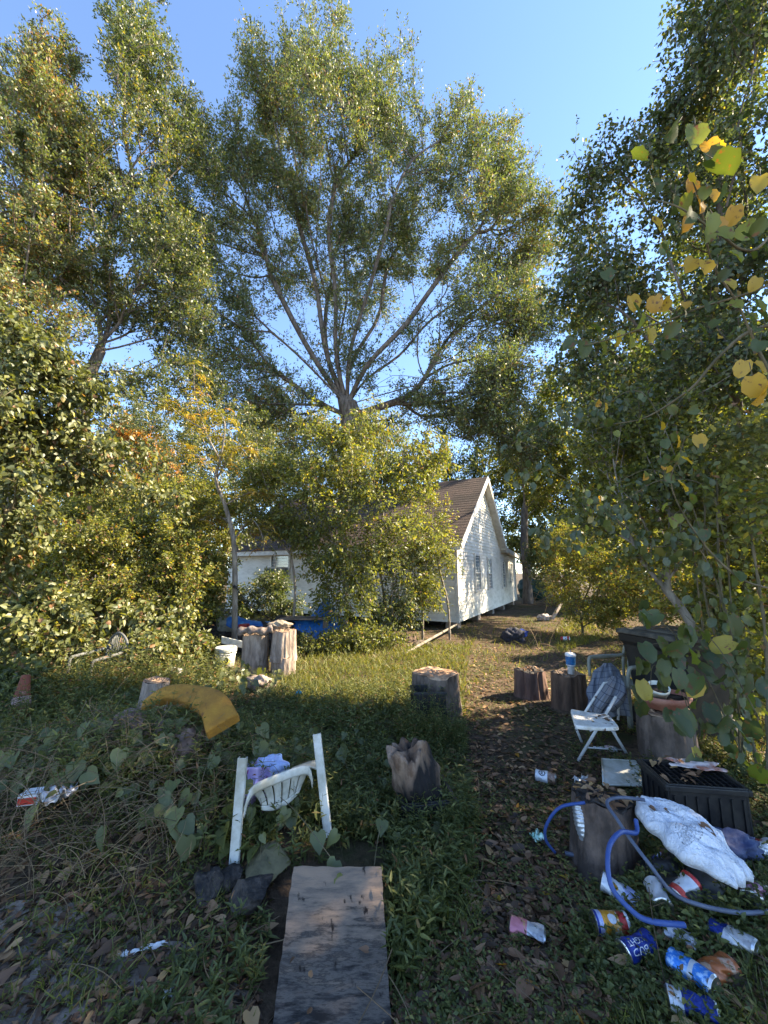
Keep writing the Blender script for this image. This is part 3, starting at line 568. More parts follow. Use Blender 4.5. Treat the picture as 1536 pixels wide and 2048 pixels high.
# pinnate sapling
def pinnate():
    g = np.random.default_rng(5)
    root = thing('sumac_sapling', gb(470, 1290, 8.2), 'slender leaning sapling with yellow pinnate leaves at the left end of the house', 'sapling')
    tr = smoothpath([gb(470, 1290, 8.2)] + tp((470, 1180, 8.2), (467, 1080, 8.2), (450, 1010, 8.2), (432, 960, 8.2), (440, 920, 8.2)), 5)
    m = MB(); m.tube(tr, np.linspace(.062, .03, len(tr)), 10); ends = []
    lims = [((440, 920), (410, 860), (390, 790), (388, 730)), ((432, 960), (470, 900), (520, 900)), ((440, 990), (420, 930), (370, 900), (350, 880)), ((450, 1010), (500, 985), (540, 990)), ((467, 1080), (500, 1040), (520, 1060), (530, 1100)), ((432, 960), (450, 860), (440, 820)), ((410, 860), (360, 830), (330, 800)), ((460, 1045), (430, 1030), (400, 1040))]
    for l in lims:
        P = smoothpath([at(a, b, 8.2 + g.uniform(-.4, .4) * (i > 0)) for i, (a, b) in enumerate(l)], 5); m.tube(P, np.linspace(.022, .006, len(P)), 6); ends += [P[int(q)] for q in np.linspace(len(P) * .25, len(P) - 1, 11)]
    m.build('trunk', BARKL, root, True)
    PP, DD, NN, LL, TT = [], [], [], [], []; st = MB()
    for e in ends:
        for q in range(4):
            az = g.uniform(0, 2 * math.pi); d = np.array([math.cos(az), math.sin(az) * .8, g.uniform(-.2, .7)]); d /= np.linalg.norm(d); Lr = g.uniform(.28, .5); P = [e + d * Lr * t + np.array([0, 0, -.55 * Lr * t * t * t]) for t in np.linspace(0, 1, 9)]
            st.tube(P, .0025, 3); tn = np.clip(g.normal(.58, .22), 0, .97)
            for i in range(2, 9):
                dd = unit(P[i] - P[i - 1]); sd = unit(np.cross(dd, [0, 0, 1])); 
                for s_ in ((-1, 1) if i < 8 else (0,)):
                    PP.append(P[i]); DD.append(unit(sd * s_ + dd * (.45 if s_ else 1) + np.array([0, 0, -.35])) + g.normal(size=3) * .12); NN.append(np.array([0, 0, 1]) + g.normal(size=3) * .25); LL.append(g.uniform(.06, .10)); TT.append(np.clip(tn + g.normal() * .06, 0, 1))
    tag(st.build('leaf_stalks', BARKV, root), kind='stuff')
    PP, DD, NN, LL = map(np.array, (PP, DD, NN, LL)); leafobj('crown', PP, DD, NN, LL, LL * .3, T_LAN, LM['gold'], root, np.array(TT))
pinnate()
# ---------------- right side ----------------
bush('privet_bush', 'golden sunlit bush right of the path beside the leaning plank', 'bush', 1165, 1265, 10.5,
     [(1150, 1150, 10.8, 80, 70, 1, 1), (1190, 1210, 10.3, 70, 50, .8, 1), (1130, 1080, 11.5, 70, 60, 1, .8), (1230, 1170, 10.3, 60, 80, .8, 1)], 520, 'lit', 30000, .06, .034, seed=91, tb=.12)
bush('privet_bush', 'shaded bush further up the right side of the path', 'bush', 1120, 1200, 17, [(1110, 1120, 17, 60, 60, 1.5, 1), (1160, 1080, 17, 80, 80, 1.5, 1), (1090, 1165, 18, 30, 25, .8, .5)], 260, 'dark', 15000, .1, .06, seed=92, tb=.15, sig=.2)
bush('privet_bush', 'sunlit bush behind the black trash bin', 'bush', 1330, 1290, 7.6, [(1300, 1180, 7.8, 90, 90, .8, 1), (1390, 1150, 7.6, 90, 110, .8, 1), (1480, 1180, 7.6, 90, 110, .8, 1)], 420, 'lit', 21000, .06, .034, seed=93)
sapling('hackberry_tree', 'leaning multi stemmed tree right of the trash bin with dense small leaves', 1490, 1530, 3.9, [(1440, 1400, 3.95), (1385, 1262, 4.), (1345, 1195, 4.1), (1270, 1110, 4.3)],
        [(1300, 960, 4.3, 110, 80, .8, .9), (1200, 1010, 4.6, 90, 60, .7, .7), (1250, 880, 4.8, 130, 80, .8, .9), (1420, 1000, 4.2, 120, 110, .7, .8), (1380, 850, 4.5, 120, 90, .8, .9), (1500, 900, 4.4, 90, 110, .7, .8), (1330, 1100, 4.1, 90, 60, .5, .6)],
        700, 'lit', 19000, .062, .042, seed=94, rt=.03, sig=.17, tb=.0, lpt=8)
tall = [(1455, 330, 4.59, 130, 150, 0.98, 1), (1340, 300, 4.81, 80, 90, 0.75, .9), (1430, 120, 4.44, 110, 110, 0.90, 1), (1530, 60, 4.44, 90, 110, 0.75, 1), (1360, 60, 4.66, 45, 60, 0.60, .5), (1210, 330, 5.03, 70, 50, 0.68, .8), (1180, 430, 5.18, 70, 55, 0.68, .8), (1290, 440, 4.88, 80, 70, 0.75, .55), (1400, 560, 4.66, 130, 90, 0.90, .9), (1260, 600, 5.03, 110, 60, 0.75, .7), (1170, 700, 5.18, 90, 60, 0.75, .8), (1150, 560, 5.33, 80, 70, 0.75, .8), (1240, 520, 5.18, 80, 60, 0.75, .8), (1320, 730, 4.88, 130, 80, 0.90, .9), (1470, 740, 4.44, 90, 100, 0.75, .9), (1200, 820, 5.18, 100, 50, 0.75, .7)]
tree('hackberry_tree', 'tall leafy tree arching over the right side of the yard against the sky', 'tree', [gb(1520, 1400, 4.9)] + tp((1515, 1200, 4.9), (1505, 1090, 4.9), (1500, 1000, 4.9), (1490, 900, 4.85), (1480, 800, 4.8)),
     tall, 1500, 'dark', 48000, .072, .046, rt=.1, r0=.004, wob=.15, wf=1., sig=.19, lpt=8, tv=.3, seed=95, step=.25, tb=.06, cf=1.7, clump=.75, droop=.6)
tree('hackberry_tree', 'sunlit tree behind the arching one, between it and the oak', 'tree', [gb(1400, 1240, 18)] + tp((1390, 1100, 18), (1350, 980, 18)),
     [(1180, 640, 18, 60, 90, 2.2, .5), (1130, 800, 18.5, 70, 80, 2.2, .9), (1260, 760, 18, 110, 110, 2.2, 1), (1400, 700, 18, 120, 130, 2.2, 1), (1100, 900, 19, 60, 60, 2.2, .9), (1220, 930, 18, 110, 90, 2.2, 1), (1380, 930, 18, 110, 100, 2.2, 1), (1500, 850, 18, 90, 160, 2.2, 1), (1450, 480, 18, 100, 120, 2.2, .8)],
     1100, 'lit', 90000, .17, .1, rt=.15, r0=.006, sig=.25, seed=96, step=.45, cf=.9)
tree('hackberry_tree', 'open sunlit tree right of the path whose leaves dapple the gable wall', 'tree', [gb(1330, 1230, 14)] + tp((1325, 1100, 14), (1310, 1000, 14), (1290, 930, 14)),
     [(1230, 850, 14, 60, 50, 1.5, .8), (1310, 800, 14.5, 70, 60, 2, 1), (1190, 920, 13.5, 50, 40, 1.2, .6), (1380, 880, 14, 60, 70, 2, 1), (1300, 900, 15, 80, 50, 2.5, 1)], 420, 'lit', 12000, .13, .075, rt=.1, r0=.005, sig=.3, seed=97, step=.4, wob=.2, clump=.9, cf=1.1)
# trees standing past the right edge whose shade falls on the front of the yard
for k, (x, y, hz, lab) in enumerate([(6.2, 1.2, 6.5, 'shade tree standing just past the right edge by the crate'), (7.2, 3.3, 10.5, 'tall shade tree standing past the right edge behind the bin'), (9.6, .6, 9, 'shade tree farthest past the right edge')]):
    g = np.random.default_rng(100 + k)
    root = None
    def cb(P=None): return None
    import types
    bl = [(x, y, hz * .62, 1.6, 1.6, hz * .36)]
    _b = blobpts
    def blobpts(b, n, seed, clump=.5, cf=.9, shell=.55):
        gg = np.random.default_rng(seed); q = b[0]; d = unit(gg.normal(size=(n, 3))) * gg.random(n)[:, None] ** .45; return np.array(q[:3]) + d * np.array([q[3], q[4], q[5]])
    tree('shade_tree', lab, 'tree', [[x, y, -.1], [x + .05, y, hz * .15], [x, y + .05, hz * .3]], bl, 420, 'dark', 19000, .12, .08, rt=.1, sig=.3, seed=110 + k, step=.4)
    blobpts = _b
# hanging branches with large heart shaped leaves close to the camera on the right
def near_branch():
    g = np.random.default_rng(3)
    root = thing('overhanging_branch', at(1560, 700, 1.8), 'branch with large green and yellow heart leaves reaching in from the right edge', 'branch')
    m = MB()
    ls = [[(1620, 420, 1.7), (1500, 500, 1.65), (1430, 470, 1.6), (1360, 420, 1.55), (1300, 400, 1.6)], [(1620, 560, 2.), (1450, 600, 2.), (1350, 640, 2.), (1240, 670, 2.05), (1170, 690, 2.1)], [(1640, 980, 1.9), (1560, 800, 1.9), (1480, 620, 1.9), (1420, 520, 1.8), (1400, 400, 1.6), (1380, 330, 1.5)],
          [(1640, 620, 2.8), (1470, 680, 2.8), (1380, 780, 2.9), (1300, 830, 3.), (1190, 860, 3.1)], [(1600, 1200, 2.4), (1470, 1150, 2.5), (1380, 1050, 2.5), (1345, 960, 2.4), (1370, 870, 2.3)]]
    m.tube([(2.75, 2.3, float(gh(2.75, 2.3)) - .05), (2.72, 2.2, .9), (2.62, 2.1, 1.9), (2.5, 2.0, 2.7), (2.4, 1.95, 3.3)], [.035, .02], 9, 6)
    for k, l in enumerate(ls):
        q0 = at(*l[0]); P = smoothpath([np.array([2.66, 2.12, min(3.2, max(.3, q0[2] - .35))])] + [at(*q) for q in l], 9); P = P + np.stack([ns(P[:, 0], P[:, 1], P[:, 2], 7, q) for q in (1, 2, 3)], -1) * .022; m.tube(P, np.linspace(.009 if k != 3 else .02, .0025, len(P)) * (1 + .12 * np.sin(np.arange(len(P)) * 2.7)), 7)
    lv = [(1265, 330, 1.6, .09, .35), (1305, 375, 1.6, .085, .3), (1390, 270, 1.5, .11, .55), (1355, 265, 1.5, .10, .2), (1425, 335, 1.45, .13, .3), (1440, 310, 1.5, .08, .78), (1415, 300, 1.5, .08, .9), (1385, 380, 1.6, .075, .97), (1395, 415, 1.6, .075, .95), (1430, 455, 1.6, .08, .93), (1470, 430, 1.6, .08, .9), (1420, 400, 1.6, .06, .85), (1350, 410, 1.6, .08, .3), (1335, 460, 1.6, .08, .25), (1375, 450, 1.7, .07, .95), (1520, 370, 1.6, .09, .72),
          (1262, 610, 2., .085, .8), (1310, 610, 2., .09, .9), (1340, 615, 2., .085, .82), (1370, 622, 2., .06, .85), (1300, 675, 2., .075, .7), (1260, 690, 2., .08, .62), (1165, 700, 2.1, .10, .35), (1200, 700, 2.1, .08, .55), (1235, 685, 2.05, .07, .75), (1330, 720, 2.2, .06, .3),
          (1355, 890, 2.3, .07, .86), (1395, 888, 2.3, .085, .8), (1418, 870, 2.3, .05, .68), (1505, 770, 1.7, .10, .84), (1530, 790, 1.7, .10, .9), (1490, 740, 1.8, .08, .8), (1520, 700, 1.8, .08, .3), (1210, 825, 3., .07, .8), (1200, 820, 3., .06, .9), (1310, 560, 2.1, .07, .25), (1450, 580, 2., .07, .7), (1210, 560, 2.6, .10, .3), (1340, 830, 2.6, .07, .3), (1370, 800, 2.5, .07, .35), (1500, 650, 2., .08, .4)]
    P = np.array([at(a, b - 18, c) for a, b, c, _, _ in lv]); D = np.array([[g.normal() * .35, g.normal() * .3, -1] for _ in lv]); N = np.array([[g.normal() * .45, -1, g.normal() * .4] for _ in lv])
    N[4] = [0, -.4, 1]; D[4] = [1, .3, -.1]
    for i, q in enumerate(P):
        d = unit(D[i]); m.tube([q - d * .05 + np.array([.02, .02, .03]), q - d * .015, q], .0018, 4)
    tag(m.build('stems', BARKV, root, True), kind='stuff')
    L = np.array([a[3] for a in lv]); N = N + g.normal(size=N.shape) * .3
    dd = []
    for a in range(90):
        l = ls[g.integers(0, 5)]; Q = smoothpath([at(*q) for q in l], 6); i = g.integers(3, len(Q)); P = np.vstack([P, Q[i] + g.normal(size=3) * .07]); D = np.vstack([D, [g.normal() * .6, g.normal() * .5, -.8]]); N = np.vstack([N, [g.normal() * .6, -.7, .5 + g.normal() * .4]]); dd.append((.055 + .03 * g.random(), g.choice([.1, .25, .35, .45, .6, .78])))
    L = np.concatenate([L, [q[0] for q in dd]]); leafobj('leaves', P, D, N, L * .98, L * .95, T_RND, LM['near'], root, np.concatenate([[a[4] for a in lv], [q[1] for q in dd]]))
near_branch()
def leafy_vine(name, label, cat, lines, per, size, lm, seed, tb=0., r=.004, T=T_RND, base=None):
    g = np.random.default_rng(seed); root = thing(name, at(*lines[0][0]), label, cat); m = MB(); P, D, N = [], [], []
    for l in lines:
        Q = smoothpath(([at(*q) for q in base] if base else []) + [at(*q) for q in l], 7); m.tube(Q, np.linspace(r, r * .4, len(Q)), 5)
        for k in range(int(per * len(Q) / 8)):
            i = g.integers(0, len(Q) - 1); o = g.normal(size=3) * size * .9; P.append(Q[i] + o); D.append([g.normal() * .5, g.normal() * .5, -.9]); N.append([g.normal() * .6, -.8 + g.normal() * .3, .5 + g.normal() * .4])
    tag(m.build('stems', BARKV, root, True), kind='stuff'); P, D, N = np.array(P), np.array(D), np.array(N); L = size * g.uniform(.6, 1.25, len(P))
    leafobj('leaves', P, D, N, L, L * .85, T, LM[lm], root, np.clip(.4 + tb + g.normal(size=len(P)) * .2, 0, 1))
leafy_vine('mulberry_shoots', 'drooping shoots with large lobed green leaves in front of the black trash bin', 'plant',
           [[(1480, 1500, 2.7), (1400, 1330, 2.7), (1330, 1250, 2.7), (1290, 1220, 2.6)], [(1390, 1450, 2.8), (1360, 1350, 2.7), (1340, 1290, 2.7), (1290, 1290, 2.7)], [(1400, 1560, 2.9), (1370, 1400, 2.8), (1310, 1330, 2.8), (1300, 1390, 2.8)], [(1520, 1440, 2.5), (1440, 1300, 2.6), (1370, 1230, 2.7)]], 8, .105, 'near', 61, -.14)
leafy_vine('green_shoot', 'bright green hanging shoot right of the gable between dark leaves', 'plant', [[(1230, 970, 2.6), (1200, 1000, 2.6), (1185, 1020, 2.6), (1188, 1070, 2.6), (1180, 1090, 2.6)]], 5, .055, 'near', 62, .15, .002, T_LAN, base=[(1345, 950, 2.5), (1290, 940, 2.55)])
leafy_vine('leafy_branch', 'dark leaved thin branch crossing right of the gable, lit from behind', 'branch', [[(1430, 1000, 3.4), (1330, 960, 3.5), (1250, 1000, 3.5), (1150, 1060, 3.6), (1070, 1090, 3.7)], [(1400, 1100, 3.3), (1300, 1090, 3.3), (1200, 1010, 3.4), (1100, 940, 3.5), (1030, 960, 3.6)], [(1300, 800, 4), (1180, 830, 4.1), (1080, 850, 4.2), (1010, 900, 4.3)]], 30, .07, 'dark', 63, .1, .007, base=[(1480, 1555, 3.3), (1470, 1300, 3.3)])
sapling('mulberry_tree', 'airy backlit mulberry sapling filling the right edge behind the crate', 1500, 1480, 4.6, [(1495, 1350, 4.6), (1480, 1200, 4.6)],
        [(1450, 1230, 4.6, 90, 60, .7, 1), (1500, 1330, 4.5, 60, 70, .6, .9), (1520, 1120, 4.6, 70, 80, .7, .9), (1420, 1320, 4.9, 50, 60, .5, .7), (1500, 1430, 4.2, 50, 50, .4, .7)], 420, 'lit', 7500, .065, .048, seed=98, lpt=6, tb=0, T=T_HEA)
bush('privet_bush', 'sunlit bush in the far gap behind the trash bin and slim stems', 'bush', 1450, 1290, 9.5, [(1350, 1130, 9.5, 110, 90, 1, 1), (1480, 1200, 9.5, 100, 90, 1, 1), (1420, 1040, 10, 120, 90, 1, 1), (1540, 1080, 9.5, 80, 140, 1, 1), (1240, 1060, 11, 70, 70, 1, .8)], 520, 'lit', 30000, .07, .042, seed=99, tb=.12)
# slim bare stems on the right
for k, (l, r) in enumerate([([(1520, 1580, 3.2), (1490, 1400, 3.3), (1440, 1150, 3.4), (1420, 900, 3.5)], .012), ([(1500, 1570, 3.5), (1455, 1350, 3.5), (1410, 1180, 3.6), (1400, 950, 3.8)], .011), ([(1470, 1540, 3.9), (1420, 1350, 3.9), (1390, 1150, 4.), (1370, 1000, 4.1)], .011), ([(1535, 1600, 3.0), (1530, 1300, 3.1), (1500, 1050, 3.2)], .014), ([(1440, 1480, 4.4), (1440, 1280, 4.4), (1450, 1050, 4.5)], .012), ([(1485, 1500, 4.2), (1492, 1300, 4.2), (1480, 1080, 4.4)], .01), ([(1400, 1430, 4.9), (1405, 1250, 4.9), (1420, 1100, 5.)], .012)]):
    b = gb(*l[0]); sapling('thin_stem', ['slim brown stem nearest the right edge, leaning left', 'second slim stem from the right edge behind the crate', 'slim stem rising behind the large stump', 'thickest slim stem hugging the right edge', 'upright slim stem behind the leaning tree', 'straight slim stem between the leaning ones', 'farthest slim stem right of the bin'][k], l[0][0], l[0][1], l[0][2], [l[i] for i in range(1, len(l))],
      [(l[-1][0], l[-1][1] - 30, l[-1][2], 50, 60, .4, 1), (l[1][0] + 10, l[1][1] - 90, l[1][2], 40, 60, .3, .6)], 40, 'lit' if k % 2 else 'vine', 900, .06, .042, seed=120 + k, rt=r * 1.2, r0=.002, step=.15, first=8, bark=BARKV, group='slim stems at the right edge')
# ---------------- ground cover, weeds, litter ----------------
def poly_in(px, py, poly):
    px, py = np.asarray(px), np.asarray(py); c = np.zeros(px.shape, bool); n = len(poly)
    for i in range(n):
        (x1, y1), (x2, y2) = poly[i], poly[(i + 1) % n]
        with np.errstate(divide='ignore', invalid='ignore'):
            k = ((y1 > py) != (y2 > py)) & (px < (x2 - x1) * (py - y1) / (y2 - y1 + 1e-12) + x1)
        c ^= k
    return c
def world_poly(pts): return [tuple(onz(a, b)[:2]) for a, b in pts]
# the path runs from the lower right of the picture up past the house; areas are given in metres on the ground
PATH = world_poly([(930, 2048), (960, 1850), (960, 1700), (940, 1560), (930, 1450), (930, 1360), (940, 1300), (960, 1260), (1000, 1225), (1030, 1200), (1100, 1200), (1130, 1230), (1110, 1270), (1120, 1330), (1110, 1420), (1130, 1500), (1200, 1620), (1250, 1800), (1536, 2048)])
WEEDY = world_poly([(430, 1350), (800, 1345), (925, 1400), (935, 1550), (950, 1700), (900, 1850), (800, 1960), (770, 2048), (770, 1760), (575, 1730), (420, 1780), (330, 1700), (200, 1600), (120, 1480), (200, 1380)])
LUSHL = world_poly([(-500, 1260), (450, 1290), (450, 1420), (330, 1560), (-60, 1600), (-900, 1500)])
STRAW = world_poly([(-400, 1560), (180, 1530), (440, 1640), (420, 1760), (250, 1850), (-300, 1900)])
STRIP = world_poly([(330, 1960), (480, 1860), (560, 1840), (540, 2100), (200, 2100)])
RIGHT = world_poly([(1130, 1500), (1536, 1450), (1900, 1700), (1800, 2100), (1000, 2100), (1200, 1800)])
def scatter(n, x0, x1, y0, y1, g, p=1.3):
    u = g.random(n); y = (y0 ** (1 - p) + u * (y1 ** (1 - p) - y0 ** (1 - p))) ** (1 / (1 - p)); s = np.clip(.5 + .5 * (y / 5), .5, 1)
    return x0 + (x1 - x0) * g.random(n), y
def scat(n, g, y0=1.0, y1=11, p=1.5, wide=1.25, pad=.9):
    u = g.random(n); y = (y0 ** (1 - p) + u * (y1 ** (1 - p) - y0 ** (1 - p))) ** (1 / (1 - p)); x = (g.random(n) * 2 - 1) * (wide * y + pad); return x, y
BOARD = world_poly([(500, 2110), (560, 1690), (775, 1700), (790, 2110)])
STUMPS = [(.57, 4.65, .30), (1.19, 2.45, .24), (2.30, 3.75, .30), (2.23, 4.9, .25), (1.95, 5.4, .22)]
STUMPS[1] = (1.24, 2.45, .2)
def clearof(x, y):
    k = ~poly_in(x, y, BOARD)
    for a, b, r in STUMPS: k &= np.hypot(x - a, y - b) > r
    return k
def weeds(name, label, n, g, sel, hmin, hmax, nleaf, Lmin, Lmax, lm, tb=0., y1=11, p=1.5, asp=.24, T=T_LAN, stems=True, tv=.24, droop=.25, cat='weeds', box=None, clr=True):
    x, y = scat(n, g, y1=y1, p=p)
    if box: x, y = g.uniform(box[0], box[1], n), g.uniform(box[2], box[3], n)
    k = sel(x, y) & (clearof(x, y) | (not clr)); x, y = x[k], y[k]; m = len(x); z = gh(x, y)
    patch = .5 + .5 * ns(x, y, 0, 1.6, 12); h = (hmin + (hmax - hmin) * g.random(m) ** 1.4) * (.55 + .75 * patch)
    lean = g.normal(size=(m, 2)) * .28; base = np.stack([x, y, z], -1); top = base + np.concatenate([lean * h[:, None], h[:, None]], 1)
    t = (np.arange(nleaf)[None] + g.random((m, nleaf))) / nleaf; t = .12 + .88 * t
    P = base[:, None] + (top - base)[:, None] * t[..., None]; az = g.random((m, 1)) * 6.28 + np.arange(nleaf)[None] * 2.4 + g.normal(size=(m, nleaf)) * .3
    D = np.stack([np.cos(az), np.sin(az), .35 - droop + .5 * (t - .4) + g.normal(size=az.shape) * .25], -1); N = np.stack([g.normal(size=az.shape) * .3, g.normal(size=az.shape) * .3, np.ones_like(az)], -1)
    L = g.uniform(Lmin, Lmax, (m, nleaf)) * (1.15 - .5 * t) * (.7 + .5 * patch)[:, None]
    tint = np.clip(.42 + tb + (patch - .5)[:, None] * .3 + g.normal(size=(m, 1)) * .12 + g.normal(size=t.shape) * tv, 0, 1)
    V, F, k = leaves(P.reshape(-1, 3), D.reshape(-1, 3), N.reshape(-1, 3), L.ravel(), L.ravel() * asp, T); tt = np.repeat(tint.ravel(), k)
    if stems:
        th = np.array([0, 2.1, 4.2]); r = .0022; c = np.stack([np.cos(th), np.sin(th), th * 0], -1) * r
        V0 = base[:, None] + c[None] - np.array([0, 0, .01]); V1 = top[:, None] + c[None] * .5; VS = np.concatenate([V0, V1], 1).reshape(-1, 3); q = np.array([[0, 1, 4, 3], [1, 2, 5, 4], [2, 0, 3, 5]]); FS = (q[None] + (np.arange(m) * 6)[:, None, None]).reshape(-1, 4) + len(V)
        V = np.vstack([V, VS]); F = np.vstack([F, FS]); tt = np.concatenate([tt, np.full(len(FS), .35)])
    return tag(big(name, V, F, LM[lm], None, tt), label, cat, None, 'stuff')
g = np.random.default_rng(200)
def BARE(x, y, p=.8): return (x < -.35 + .15 * np.sin(y * 5)) & (y < 2.25 + .25 * ns(x, y, 0, 2, 5)) & (g.random(len(x)) < np.clip(p + .5 * ns(x, y, 0, 3, 7), 0, 1))
inW = lambda x, y: poly_in(x, y, WEEDY)
MOUND = lambda x, y: np.exp(-(((x + 1.5) / .8) ** 2 + ((y - 2.8) / .6) ** 2)) > .35
weeds('weeds', 'lush dark green narrow leaved weeds between the board and the path', 42000, g, lambda x, y: inW(x, y) & ((y < 5.5) | (g.random(len(x)) < .6)) & ~(MOUND(x, y) & (g.random(len(x)) < .6)), .07, .26, 11, .035, .085, 'weed', y1=8)
weeds('weeds', 'overgrown green weeds across the left side of the yard', 46000, g, lambda x, y: poly_in(x, y, LUSHL), .1, .46, 12, .04, .09, 'weed', tb=.08, y1=11, p=1.2)
weeds('weeds', 'weeds sprouting along the left edge of the scorched board', 6000, g, lambda x, y: poly_in(x, y, STRIP), .06, .2, 10, .04, .085, 'weed', y1=3)
weeds('ground_cover', 'small leaved ground cover creeping over the path and its edges', 190000, g, lambda x, y: ((poly_in(x, y, PATH) & (g.random(len(x)) < .42 + .5 * ns(x, y, 0, 2.2, 4))) | (~inW(x, y) & ~poly_in(x, y, PATH) & (g.random(len(x)) < .55 + .5 * ns(x, y, 0, 1.8, 6)))) & ~BARE(x, y), .015, .06, 5, .014, .034, 'weed', asp=.5, stems=False, y1=16, p=1.3, T=T_DIA, tb=.05, cat='ground cover')
weeds('ground_cover', 'low bushy ground cover among the scattered cans at the lower right', 24000, g, lambda x, y: poly_in(x, y, RIGHT) & (ns(x, y, 0, 2.6, 8) > -.1), .03, .11, 7, .02, .045, 'weed', asp=.5, y1=4.5, tb=-.03, cat='ground cover')
def grass(name, label, n, g, sel, h0, h1, tb, y1=14, p=1.2, lm='grass', wid=.006):
    x, y = scat(n, g, y1=y1, p=p); k = sel(x, y) & clearof(x, y); x, y = x[k], y[k]; m = len(x)
    P = np.stack([x, y, gh(x, y) - .005], -1); D = np.stack([g.normal(size=m) * .45, g.normal(size=m) * .45, np.ones(m)], -1); N = g.normal(size=(m, 3)); N[:, 2] *= .2
    L = g.uniform(h0, h1, m); T = (np.array([[0, .5, 0], [0, -.5, 0], [.55, -.4, .0], [.55, .4, .0], [1, 0, 0]]), None)
    D = unit(D); Sd = unit(np.cross(N, D)); W = wid * (.7 + .25 * y)[:, None] * .8
    bend = np.stack([g.normal(size=m), g.normal(size=m), -.4 * np.ones(m)], -1) * L[:, None] * .3
    V = np.stack([P + Sd * W / 2, P - Sd * W / 2, P + D * L[:, None] * .55 - Sd * W * .4 + bend * .25, P + D * L[:, None] * .55 + Sd * W * .4 + bend * .25, P + D * L[:, None] + bend + Sd * W * .06, P + D * L[:, None] + bend - Sd * W * .06], 1).reshape(-1, 3)
    q = np.array([[0, 1, 2, 3], [3, 2, 5, 4]]); F = (q[None] + (np.arange(m) * 6)[:, None, None]).reshape(-1, 4)
    return tag(big(name, V, F, LM[lm], None, np.repeat(np.clip(.4 + tb + g.normal(size=m) * .2, 0, 1), 2)), label, 'grass', None, 'stuff')
GRA = world_poly([(560, 1300), (930, 1290), (1000, 1240), (1180, 1215), (1200, 1280), (940, 1380), (930, 1430), (640, 1450), (540, 1400)])
grass('grass', 'sunlit tall grass in the middle of the yard and beside the path', 190000, g, lambda x, y: poly_in(x, y, GRA) & (~poly_in(x, y, PATH) | (g.random(len(x)) < .12)), .06, .2, .1, y1=15, p=1.01)
grass('grass', 'sparse grass blades through the weeds and leaf litter', 90000, g, lambda x, y: (ns(x, y, 0, 1.4, 15) > .12) & ~poly_in(x, y, PATH) & ~BARE(x, y, .75), .04, .13, .0, y1=12)
def litter(name, label, n, g, sel, s0, s1, lm, y1=16, p=1.3, lift=.012, T=T_HEA, asp=.62, tb=0., flat=.35):
    x, y = scat(n, g, y1=y1, p=p); k = sel(x, y) & clearof(x, y); x, y = x[k], y[k]; m = len(x)
    P = np.stack([x, y, gh(x, y) + lift * g.random(m) + .004], -1); az = g.random(m) * 6.28; D = np.stack([np.cos(az), np.sin(az), g.normal(size=m) * .18], -1); N = np.stack([g.normal(size=m) * flat, g.normal(size=m) * flat, np.ones(m)], -1)
    L = g.uniform(s0, s1, m) * g.uniform(.7, 1.2, m); V, F, k = leaves(P, D, N, L, L * asp * g.uniform(.6, 1.1, m), T)
    return tag(big(name, V, F, LM[lm], None, np.repeat(np.clip(tb + g.random(m), 0, 1), k)), label, 'fallen leaves', None, 'stuff')
litter('leaf_litter', 'brown and tan fallen leaves covering the ground', 150000, g, lambda x, y: (g.random(len(x)) < np.where(poly_in(x, y, PATH), .6, .42) + .4 * ns(x, y, 0, 2, 3)), .025, .06, 'litter', tb=-.12)
litter('leaf_litter', 'larger curled brown leaves lying near the viewer', 5200, g, lambda x, y: (y < 6) & (g.random(len(x)) < np.where(inW(x, y), .12, np.where(x < -.4, .45, .7))), .045, .085, 'litter', y1=6, lift=.03, flat=.5, tb=-.05, p=1.6)
litter('leaf_litter', 'few yellow leaves lying on the path', 420, g, lambda x, y: poly_in(x, y, PATH) | poly_in(x, y, RIGHT), .03, .055, 'near', y1=6, lift=.03, flat=.4, tb=.72, p=1.6)
def strands(name, label, cat, n, g, sel, L0, L1, r, lm, up=.5, y0=1., y1=6, zoff=.0, curl=.6, k=6, p=1.5, t0=.2, t1=1.):
    x, y = scat(n, g, y0=y0, y1=y1, p=p); s = sel(x, y) & clearof(x, y); x, y = x[s], y[s]; m = len(x); L = g.uniform(L0, L1, m)
    P = np.stack([x, y, gh(x, y) + zoff * g.random(m)], -1); D = unit(np.stack([g.normal(size=m), g.normal(size=m), np.abs(g.normal(size=m)) * up], -1)); C = g.normal(size=(m, 3)) * curl; C[:, 2] -= up * .9
    pts = [P]; 
    for q in range(k): D = unit(D + C / k); nx = pts[-1] + D * (L / k)[:, None]; nx[:, 2] = np.maximum(nx[:, 2], gh(nx[:, 0], nx[:, 1]) + .004); pts.append(nx)
    Q = np.stack(pts, 1); Dq = unit(np.gradient(Q, axis=1)); A, B = frames(Dq.reshape(-1, 3)); A = A.reshape(m, k + 1, 3); B = B.reshape(m, k + 1, 3); th = np.array([0, 2.1, 4.2]); rr = r * g.uniform(.5, 1.4, m)
    V = Q[:, :, None] + (A[:, :, None] * np.cos(th)[None, None, :, None] + B[:, :, None] * np.sin(th)[None, None, :, None]) * rr[:, None, None, None]
    q = np.array([[i * 3 + j, i * 3 + (j + 1) % 3, (i + 1) * 3 + (j + 1) % 3, (i + 1) * 3 + j] for i in range(k) for j in range(3)]); F = (q[None] + (np.arange(m) * 3 * (k + 1))[:, None, None]).reshape(-1, 4)
    return tag(big(name, V.reshape(-1, 3), F, LM[lm], None, np.repeat(g.uniform(t0, t1, m), 3 * k)), label, cat, None, 'stuff')
